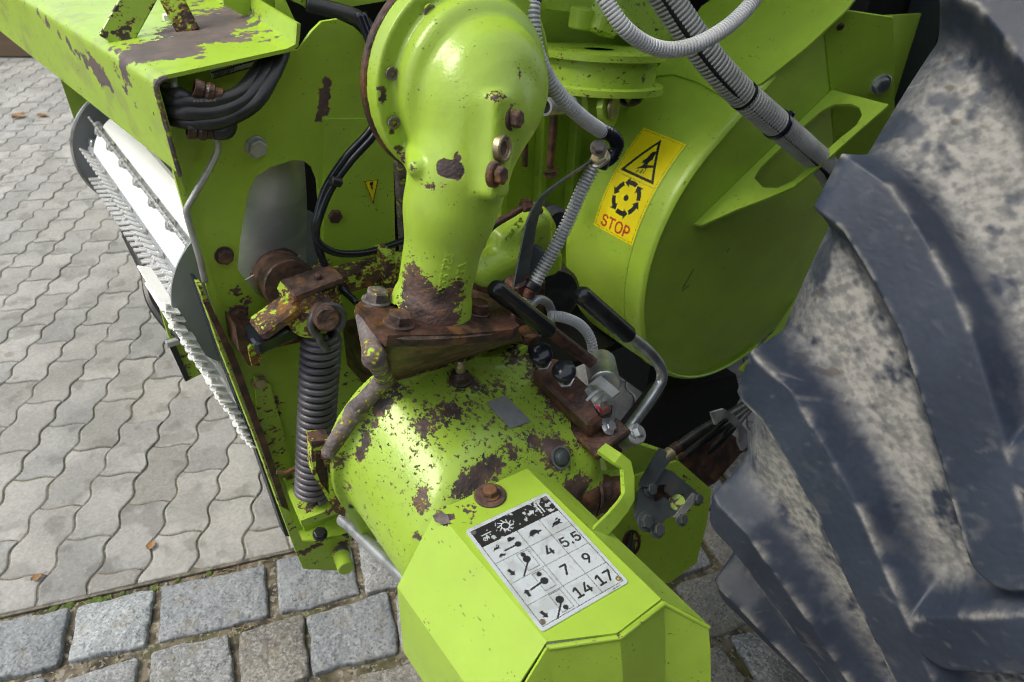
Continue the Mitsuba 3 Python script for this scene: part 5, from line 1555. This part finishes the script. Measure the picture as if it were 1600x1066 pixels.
part(mc, "rubber_boot", cyl(P(826, 408, Y=.96), P(830, 405, Y=1.03), .034, 28, .006), "dark_blue_steel")
part(mc, "bellows", lathe([(0, 0), (0, .052), (.008, .060), (.016, .054), (.024, .062), (.032, .055), (.040, .064), (.048, .056), (.056, .066), (.09, .066)], P(868, 462, Y=1.0), unit([.25, 1, -.25]), 36), "black_rubber", 40)
part(mc, "bellows_wire", ring(P(868, 462, Y=1.0) + unit([.25, 1, -.25]) * .010, unit([.25, 1, -.25]), .0585, .0612, .002), "zinc")
part(mc, "pipe", tube(spline([P(740, 395, Y=.97), P(765, 358, Y=.97), P(800, 335, Y=.97), P(825, 322, Y=.97), P(845, 330, Y=.97)], 24), .0065, 10), "rust_oily", True)
part(mc, "pipe_nut", hexbolt(P(815, 322, Y=.965), unit([1, 0, -.1]), .012, .018, 0), "rust_oily")
part(mc, "low_tube", cyl(P(770, 505, Y=1.0), P(738, 400, Y=1.05), .012, 14), "rust_oily")
part(mc, "cross_beam", obox(P(700, 500, Y=1.02), (unit([1, 0, 0]), [0, 1, 0], [0, 0, 1]), (.20, .05, .05), .006), "rust_oily")
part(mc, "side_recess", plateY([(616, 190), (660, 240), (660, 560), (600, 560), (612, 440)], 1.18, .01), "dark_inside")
part(mc, "recess_post", obox(P(632, 330, Y=1.15), AX, (.012, .012, .16), .003), "rust_grey")

# ------------------------------------------------------------------ conduits and hoses
def corr(path, r, pitch, depth, n=16, soft=False):
    """Corrugated conduit: ribs round the tube every pitch metres."""
    path = np.asarray(path, float)
    L = np.r_[0, np.cumsum(np.linalg.norm(np.diff(path, axis=0), axis=1))]
    k = max(8, int(L[-1] / pitch)) * 10
    s = np.linspace(0, L[-1], k + 1)
    q = np.stack([np.interp(s, L, path[:, i]) for i in range(3)], 1)
    ph_ = (s / pitch) % 1
    q_ = np.clip((np.abs(ph_ - .5) - (.20 if soft else .24)) / .14, 0, 1)
    rad = r - depth * q_ * q_ * (3 - 2 * q_)
    return tube(q, rad, n)
def PD(x, y, depth):
    """The point seen at this place, depth metres in front of the lens."""
    return C0 + ray(x, y) * depth
def pts(*a):
    return [P(x, y, Y=Y) for x, y, Y in a]
hs = thing("grey_conduit", "thin light grey conduit curving down beside the domed gearbox crown to a black sleeve", "conduit", "grey conduits")
part(hs, "tube", corr(spline([PD(x, y, d_) for x, y, d_ in ((832, -12, .93), (831, 30, .935), (838, 80, .95), (856, 122, .98), (884, 160, 1.015), (915, 188, 1.06), (940, 205, 1.108))], 120), .0112, .0054, .0034), "hose_grey", 50)
part(hs, "sleeve", corr(spline(pts((936, 202, .80), (956, 212, .80), (964, 226, .80), (958, 242, .80), (946, 252, .80)), 60), .0115, .0036, .0026), "black_gloss", 50)
part(hs, "cuff", cyl(PD(831, -14, .93), PD(831, 6, .932), .0128, 18, .002), "black_rubber")
hs2 = thing("grey_conduit", "straight light grey conduit from the brass fitting down to the lever console", "conduit", "grey conduits")
part(hs2, "tube", corr(spline(pts((927, 262, .80), (908, 300, .80), (886, 350, .80), (862, 396, .80), (840, 434, .80), (834, 446, .80)), 120), .0110, .0056, .0036), "hose_grey", 50)
part(hs2, "fitting", cat(cyl(P(943, 238, Y=.80), P(934, 262, Y=.80), .0150, 22, .002)), "black_rubber")
part(hs2, "fitting_nut", hexbolt(P(941, 252, Y=.795), P(926, 226, Y=.80) - P(941, 252, Y=.80), .0155, .012, 0), "zinc_yellow")
part(hs2, "fitting_ring", ring(P(938, 250, Y=.795), P(926, 226, Y=.80) - P(941, 252, Y=.80), .010, .0165, .004), "zinc")
part(hs2, "lower_cuff", cyl(P(836, 440, Y=.80), P(829, 452, Y=.80), .0135, 20, .002), "black_rubber")
part(hs2, "joint", cyl(P(829, 450, Y=.80), P(824, 464, Y=.80), .0118, 18, .002), "rust_red")
part(hs2, "short_tube", corr(np.array(pts((824, 462, .80), (822, 478, .80))), .0088, .0046, .0022), "hose_grey", 50)
hs3 = thing("grey_conduit", "light grey conduit hanging in a wide loop at the top edge of the picture", "conduit", "grey conduits")
part(hs3, "tube", corr(spline(pts((932, -30, .84), (948, 4, .82), (976, 44, .80), (1012, 70, .79), (1050, 78, .78), (1092, 68, .77), (1136, 42, .77), (1170, 10, .78), (1190, -20, .79)), 160), .0120, .0054, .0032), "hose_grey", 50)
hs4 = thing("grey_conduit", "pale conduit end looping out below the first lever", "conduit", "grey conduits")
part(hs4, "tube", corr(spline(pts((858, 494, .79), (880, 496, .785), (904, 506, .78), (920, 524, .77), (926, 545, .76), (924, 562, .755)), 80), .0094, .0054, .0032), "hose_grey", 50)
hs5 = thing("split_conduit", "thick grey split conduit slanting across the drum housing into the slotted gusset", "conduit")
def split(path, r, pitch, depth, n=30, gap=2):
    m = corr(path, r, pitch, depth, n)
    return m
path5 = spline([PD(*q) for q in ((1030, -20, 1.22), (1066, 34, 1.25), (1108, 92, 1.285), (1150, 138, 1.325), (1200, 182, 1.385), (1250, 225, 1.465), (1290, 262, 1.57), (1312, 300, 1.72))], 160)
part(hs5, "tube", corr(path5, .0272, .0078, .0062, 28, True), "conduit_grey", 50)
slit = np.array([p + unit(np.array([-.55, -.75, -.35])) * .0258 for p in path5])
wv = np.interp(np.linspace(0, 1, 160), [0, .08, .28, .30, .36, .62, .74, .82, .88, 1], [.003, .0045, .0030, .0008, .0008, .0020, .0045, .0085, .0045, .002])
part(hs5, "slit", tube(slit, wv, 8), "dark_inside", True)
for k in (66, 108):
    pass
tie = path5[int(160 * .47)]
td = unit(path5[int(160 * .47) + 1] - path5[int(160 * .47) - 1])
part(hs5, "cable_tie", ring(tie - td * .003, td, .0262, .0296, .009), "black_gloss")
part(hs5, "tie_head", obox(tie + unit(np.array([.6, -.4, .6])) * .030, (td, unit(np.cross(td, [0, 0, 1])), unit(np.cross(td, np.cross(td, [0, 0, 1])))), (.005, .005, .005), .001), "black_gloss")
part(hs5, "joint_gap", ring(path5[int(160 * .33)] - td * .004, td, .0220, .0276, .009), "dark_inside")
part(hs5, "lower_sleeve", corr(path5[-22:], .0235, .0060, .0035, 20), "black_rubber", 50)

# steel strap bracket
sb = thing("strap_bracket", "thin curved steel strap standing between the gearbox neck and the drum housing", "bracket")
def strap(px_, Y, wpx, t=.003):
    out = []
    for (x, y), w, yy in zip(px_, wpx, Y):
        out.append([P(x, y, Y=yy), P(x + w, y + w * .15, Y=yy + .012)])
    n = 30
    a = spline([o[0] for o in out], n)
    b = spline([o[1] for o in out], n)
    return sheet([[a[i], b[i]] for i in range(n)], t)
part(sb, "strap", strap([(948, 232), (910, 258), (870, 285), (840, 310), (822, 345), (812, 390), (804, 430), (800, 452)], [.80] * 3 + [.805, .81, .81, .81, .81], [3, 4, 5, 10, 15, 18, 19, 17]), "grey_plate", 50)
part(sb, "strap_foot", obox(P(812, 452, Y=.82), (unit([1, 0, .1]), [0, 1, 0], unit([-.1, 0, 1])), (.020, .018, .022), .005), "rust_red")
part(sb, "strap_bolt", hexbolt(P(935, 232, Y=.79), unit([-.4, -.6, .7]), .010, .009, 1.3), "rust_grey")

# black hydraulic hoses under the cover, pipe and cables on the side plate
hy = thing("hydraulic_hoses", "bundle of black hydraulic hoses under the rusty cover plate", "hose")
def hose(p_, r=.0105, m_="black_rubber", par=hy, name="hose"):
    part(par, name, tube(spline(p_, 50), r, 14), m_, True)
hose(pts((250, 150, 1.045), (262, 156, 1.02), (290, 160, 1.0), (330, 160, .99), (372, 148, .99), (398, 120, 1.012), (412, 98, 1.03), (416, 84, 1.04)))
hose(pts((250, 166, 1.045), (266, 172, 1.02), (290, 176, .995), (335, 176, .985), (382, 158, .985), (412, 120, 1.008), (427, 94, 1.028), (431, 80, 1.04)))
hose(pts((250, 174, 1.045), (272, 186, 1.018), (310, 192, .99), (350, 188, .982), (398, 162, .982), (424, 122, 1.004), (439, 90, 1.028), (442, 78, 1.04)), .0100)
hose(pts((250, 138, 1.045), (262, 143, 1.03), (282, 150, 1.005), (320, 168, 1.0), (350, 182, 1.0)), .0100)
part(hy, "hose_lettering", cat(*[moved(meshkit.text_mesh(s, .005, .0004), np.c_[unit(b - a), unit(np.cross(np.cross(unit(b - a), NB), unit(b - a)) * 1 + np.cross(NB, unit(b - a))), np.cross(unit(b - a), np.cross(NB, unit(b - a)))], a) for s, a, b in (("600 BAR", P(300, 160, Y=.9685), P(330, 159, Y=.9685)),)]), "plate_grey", False)
for a, b in (((303, 137), (345, 150)), ((292, 203), (350, 206))):
    d_ = P(*b, Y=.99) - P(*a, Y=.995)
    part(hy, "fitting", lathe([(0, .007), (0, .0115), (.010, .0115), (.012, .0095), (.016, .0125), (.022, .0125), (.024, .0100), (np.linalg.norm(d_), .0100), (np.linalg.norm(d_), 0)], P(*a, Y=.995), d_, 20), "rust_oily")
part(hy, "elbow", tube(spline(pts((335, 206, .99), (352, 206, .985), (358, 196, .985), (352, 186, .99)), 14), .0105, 12), "black_rubber", True)
sp_ = thing("steel_pipe", "thin bent steel pipe running down the green side plate", "pipe")
part(sp_, "tube", tube(spline(pts((334, 210, 1.0), (339, 218, 1.01), (340, 236, 1.02), (325, 268, 1.025), (303, 306, 1.03), (293, 324, 1.03), (292, 334, 1.03), (302, 370, 1.03), (313, 408, 1.03), (320, 440, 1.035)), 60), .0048, 12), "zinc_dull", True)
part(sp_, "upper_tube", tube(np.array(pts((268, 112, 1.02), (273, 138, 1.01))), .0048, 10), "zinc_dull", True)
cbl = thing("black_cable", "pair of glossy black cables looping in front of the side plate towards the gearbox", "cable")
part(cbl, "cable", tube(spline(pts((560, 20, 1.02), (588, 100, 1.0), (598, 170, .99), (575, 208, .985), (540, 246, .985), (510, 292, .985), (496, 335, .985), (492, 360, .985), (500, 382, .98), (530, 396, .98), (575, 394, .99), (632, 376, 1.02)), 90), .0058, 12), "black_gloss", True)
part(cbl, "cable", tube(spline(pts((566, 20, 1.02), (596, 100, 1.0), (607, 170, .99), (584, 212, .98), (548, 252, .98), (517, 296, .98), (500, 338, .98), (494, 366, .985), (502, 400, .985), (516, 430, .985), (535, 452, .98), (558, 474, .95)), 90), .0058, 12), "black_gloss", True)
part(cbl, "cable", tube(spline(pts((480, 6, 1.1), (520, 16, 1.08), (560, 30, 1.06), (585, 62, 1.05), (600, 100, 1.05)), 40), .012, 12), "black_rubber", True)
part(cbl, "clip", cyl(P(516, 282, Y=.973), P(533, 286, Y=.973), .0075, 12, .002), "black_rubber")

# ------------------------------------------------------------------ tyre
TC, TR, TY0, TW = np.array([1.535, .835]), .855, .428, .66
ty = thing("tractor_tyre", "huge dusty black tractor tyre with bar lugs filling the right side", "tyre")
def tread_h(th, s):
    """Lug height at the angle th (degrees, up from forwards) and s metres in from the inner shoulder."""
    pitch = 360 / 21
    best, idx = np.full(th.shape, 9.0), np.zeros(th.shape, int)
    cl_s = np.array([-.02, .0, .06, .11, .17, .20, .26, .30, .345])
    cl_t = np.array([24.9, 24.6, 23.7, 21.6, 18.7, 16.7, 12.3, 9.0, 5.2])
    for side in (0, 1):
        ss = s if side == 0 else TW - s
        tt = th if side == 0 else th + pitch * .5 + 1.5
        inside = np.interp(np.clip(ss, -.02, .345), cl_s, cl_t)
        k = np.round((tt - inside) / pitch)
        for dk in (-1, 0, 1):
            kk = k + dk
            # distance to the centre line, in metres along the tread
            fs = np.linspace(.0, .335, 18)
            ft = np.interp(fs, cl_s, cl_t)
            px_, py_ = np.radians(ft) * TR, fs
            x = np.radians(tt - kk * pitch) * TR
            d = np.full(th.shape, 9.0)
            for i in range(len(fs) - 1):
                ax_, ay = px_[i], py_[i]
                bx_, by = px_[i + 1] - ax_, py_[i + 1] - ay
                t = np.clip(((x - ax_) * bx_ + (ss - ay) * by) / (bx_ ** 2 + by ** 2), 0, 1)
                d = np.minimum(d, np.hypot(x - ax_ - t * bx_, ss - ay - t * by))
            better = d < best
            best = np.where(better, d, best)
            idx = np.where(better, (np.mod(kk, 21) + 21 * side).astype(int), idx)
    hw, fl = .0325, .034
    t = np.clip((best - hw) / fl, 0, 1)
    h = np.where(best < hw, 1.0, (1 - t) ** 2.1)
    e_ = np.clip((best - hw + .003) / .006, 0, 1)
    return h - .030 * (1 - np.abs(2 * e_ - 1)) ** 2, best - hw, idx
LUG = .050
thv = np.concatenate([np.arange(-46, 62, .075), np.arange(62, 314, .5)])
nT, nS = len(thv), 250
su = np.linspace(-.055, TW + .055, nS)
TH, SS = np.meshgrid(thv, su, indexing="ij")
hh, dd, ii = tread_h(TH, np.clip(SS, -.004, TW + .004))
e = np.minimum(SS, TW - SS)                               # from the nearer shoulder inwards
crown_ = .018 * (1 - np.clip((SS - TW / 2) / (TW / 2), -1, 1) ** 2)
base = TR - LUG - .016 + crown_ - .085 * np.clip((.03 - e) / .085, 0, 1) ** 1.5
fade = np.clip((e + .012) / .012, 0, 1)
rad = base + (LUG + .016 - crown_ * .95 + .085 * np.clip((.03 - e) / .085, 0, 1) ** 1.5 * np.clip((e + .03) / .05, 0, 1)) * hh * fade
yy = TY0 - np.clip(SS, -.020, TW + .020) + 0 * TH
yy = np.where(e < -.02, TY0 - np.where(SS < 0, -.020 - (SS + .02) * .25, TW + .020 + (SS - TW - .02) * .25), yy)
rad = rad + .0006 * (meshkit.fbm(np.stack([TH * .5, SS * 30, 0 * TH], -1), 2, 3) - .5) + .0003 * (meshkit.noise(np.stack([TH * 4.5, SS * 300, 0 * TH], -1), 8) - .5)
a_ = np.radians(TH)
V = np.stack([TC[0] - rad * np.cos(a_), yy, TC[1] + rad * np.sin(a_)], -1).reshape(-1, 3)
i, j = np.meshgrid(np.arange(nT), np.arange(nS - 1), indexing="ij")
q00, q01 = i * nS + j, i * nS + j + 1
q10, q11 = ((i + 1) % nT) * nS + j, ((i + 1) % nT) * nS + j + 1
quad = np.stack([q00, q10, q11, q01], -1).reshape(-1, 4)
mesh_t = trimesh.Trimesh(V, np.vstack([quad[:, [0, 1, 2]], quad[:, [0, 2, 3]]]), process=False)
out_ = mesh_t.triangles_center - np.array([TC[0], TY0 - TW / 2, TC[1]])
if (np.einsum("ij,ij->i", mesh_t.face_normals, out_) * mesh_t.area_faces).sum() < 0:
    quad = quad[:, ::-1]
    mesh_t = trimesh.Trimesh(V, np.vstack([quad[:, [0, 1, 2]], quad[:, [0, 2, 3]]]), process=False)
nv = np.array(mesh_t.vertex_normals)
def _tyre(p, n, uv):
    r = dr.sqrt((p.x - float(TC[0])) * (p.x - float(TC[0])) + (p.z - float(TC[1])) * (p.z - float(TC[1])))
    u = fbm(p.x * 5, p.y * 12, p.z * 5, 3)
    f = fbm(p.x * 150, p.y * 150, p.z * 150, 3)
    c = mix((0.018, 0.025, 0.044), (0.032, 0.042, 0.066), smoothstep(0.3, 0.7, u)) * (0.85 + 0.3 * f)
    c = mix(c, (0.085, 0.09, 0.10), smoothstep(0.60, 0.80, fbm(p.x * 26, p.y * 26, p.z * 26, 4)) * 0.45)
    return c
def _dust(p, n, uv):
    f = fbm(p.x * 150, p.y * 150, p.z * 150, 3)
    k = fbm(p.x * 40 + 7, p.y * 40, p.z * 40, 3)
    c = mix((0.155, 0.153, 0.15), (0.33, 0.32, 0.30), smoothstep(0.3, 0.7, f * .6 + k * .4))
    return mix(c, (0.12, 0.09, 0.06), smoothstep(0.72, 0.80, fbm(p.x * 42, p.y * 42, p.z * 42 + 3, 3)) * 0.8)
mat("tyre_rubber", _tyre, lambda p, n, uv: dr.clip(0.50 + 0.2 * fbm(p.x * 40, p.y * 40, p.z * 40, 2), 0, 1), 0.0, 0.42)
bumped("tyre_rubber", lambda p, n, uv: fbm(p.x * 120, p.y * 120, p.z * 120, 3) * 0.0006 * smoothstep(-.03, .03, TR - .02 - dr.sqrt((p.x - float(TC[0])) ** 2 + (p.z - float(TC[1])) ** 2)) + fbm(p.x * 300, p.y * 300, p.z * 300, 2) * 0.0003, 1.0, 6e-4)
# uv.x carries how much dried mud lies on a place of the tread
mat("tyre_tread", lambda p, n, uv: mi.Color3f(_tyre(p, n, uv)) * (1 - uv.x) + mi.Color3f(_dust(p, n, uv)) * uv.x, lambda p, n, uv: 0.52 + 0.35 * uv.x, 0.0, 0.40)
q_ = np.stack([TH * .25, SS * 18, 0 * TH], -1)
scuff = np.exp(-((dd + .0015) / .0030) ** 2) * np.clip((meshkit.fbm(q_ * 2.2, 3, 9) - .45) * 5, 0, 1) * .75
# ribbed scores that run down the shoulder flank into the groove
sc_ = np.clip((meshkit.noise(np.stack([TH * 2.3, SS * 3.0 + TH * .12, 0 * TH], -1), 4) - .80) * 7, 0, 1) * np.clip((.10 - e) / .03, 0, 1) * (dd > 0)
streak = np.clip((meshkit.noise(np.stack([TH * .9 + SS * 30, SS * 90 - TH * 1.2, 0 * TH], -1), 6) - .84) * 7, 0, 1) * (dd < 0) * .14
# dried mud: most in the middle of the grooves, rubbed off beside the lugs, broken up and smeared along the grooves
w3 = np.stack([np.radians(TH) * TR, SS, 0 * TH], -1)
along_ = np.stack([w3[..., 0] * .8 + w3[..., 1] * .6, (w3[..., 0] * .6 - w3[..., 1] * .8) * .28, 0 * TH], -1)
nz = .45 * meshkit.fbm(w3 * 24, 4, 21) + .30 * meshkit.fbm(along_ * 60, 3, 33) + .25 * meshkit.fbm(w3 * 110, 3, 44)
mud = np.clip((dd - .012 - .02 * (nz - .5)) / .024, 0, 1) * np.clip((nz - .40) * 7 + .38, 0, 1)
mud *= .25 + .75 * np.clip((e + .01) / .07, 0, 1)
bald = np.clip((meshkit.fbm(w3 * 13 + 4, 4, 55) - .69) * 22, 0, 1)
mud *= 1 - .85 * bald
scuff = np.clip(np.maximum(np.maximum(np.maximum(scuff, sc_ * .6), streak), mud * .93), 0, 1).reshape(-1)
def sub(name, mask):
    f = quad[mask]
    used, inv = np.unique(f, return_inverse=True)
    f = inv.reshape(f.shape)
    tri_ = np.vstack([f[:, [0, 1, 2]], f[:, [0, 2, 3]]])
    key = numbered(f"{ty}__{name}")
    scene[key] = {"type": "ply", "filename": meshkit.write_ply((V[used], tri_), False, uv=np.c_[scuff[used], np.zeros(len(used))], normals=nv[used]), "face_normals": False, "bsdf": {"type": "ref", "id": "tyre_tread"}}
islug = (dd[:, :-1] < .0).reshape(-1) & (e[:, :-1] > -.012).reshape(-1)
lid = ii[:, :-1].reshape(-1)
sub("carcass", ~islug)
for k in range(42):
    if (islug & (lid == k)).any():
        sub("lug", islug & (lid == k))
for sgn, y0 in ((1, TY0 + .02), (-1, TY0 - TW - .02)):
    r0 = TR - LUG - .016 - .085
    part(ty, "sidewall", lathe([(0, r0), (.014 * sgn, r0 - .05), (.012 * sgn, r0 - .15), (-.03 * sgn, r0 - .22), (-.06 * sgn, r0 - .25)], [TC[0], y0, TC[1]], [0, 1, 0], 120), "tyre_rubber", 60)
part(ty, "rim", cyl([TC[0], TY0 - .06, TC[1]], [TC[0], TY0 - TW + .06, TC[1]], TR - LUG - .016 - .085 - .24, 64), "dark_blue_steel")
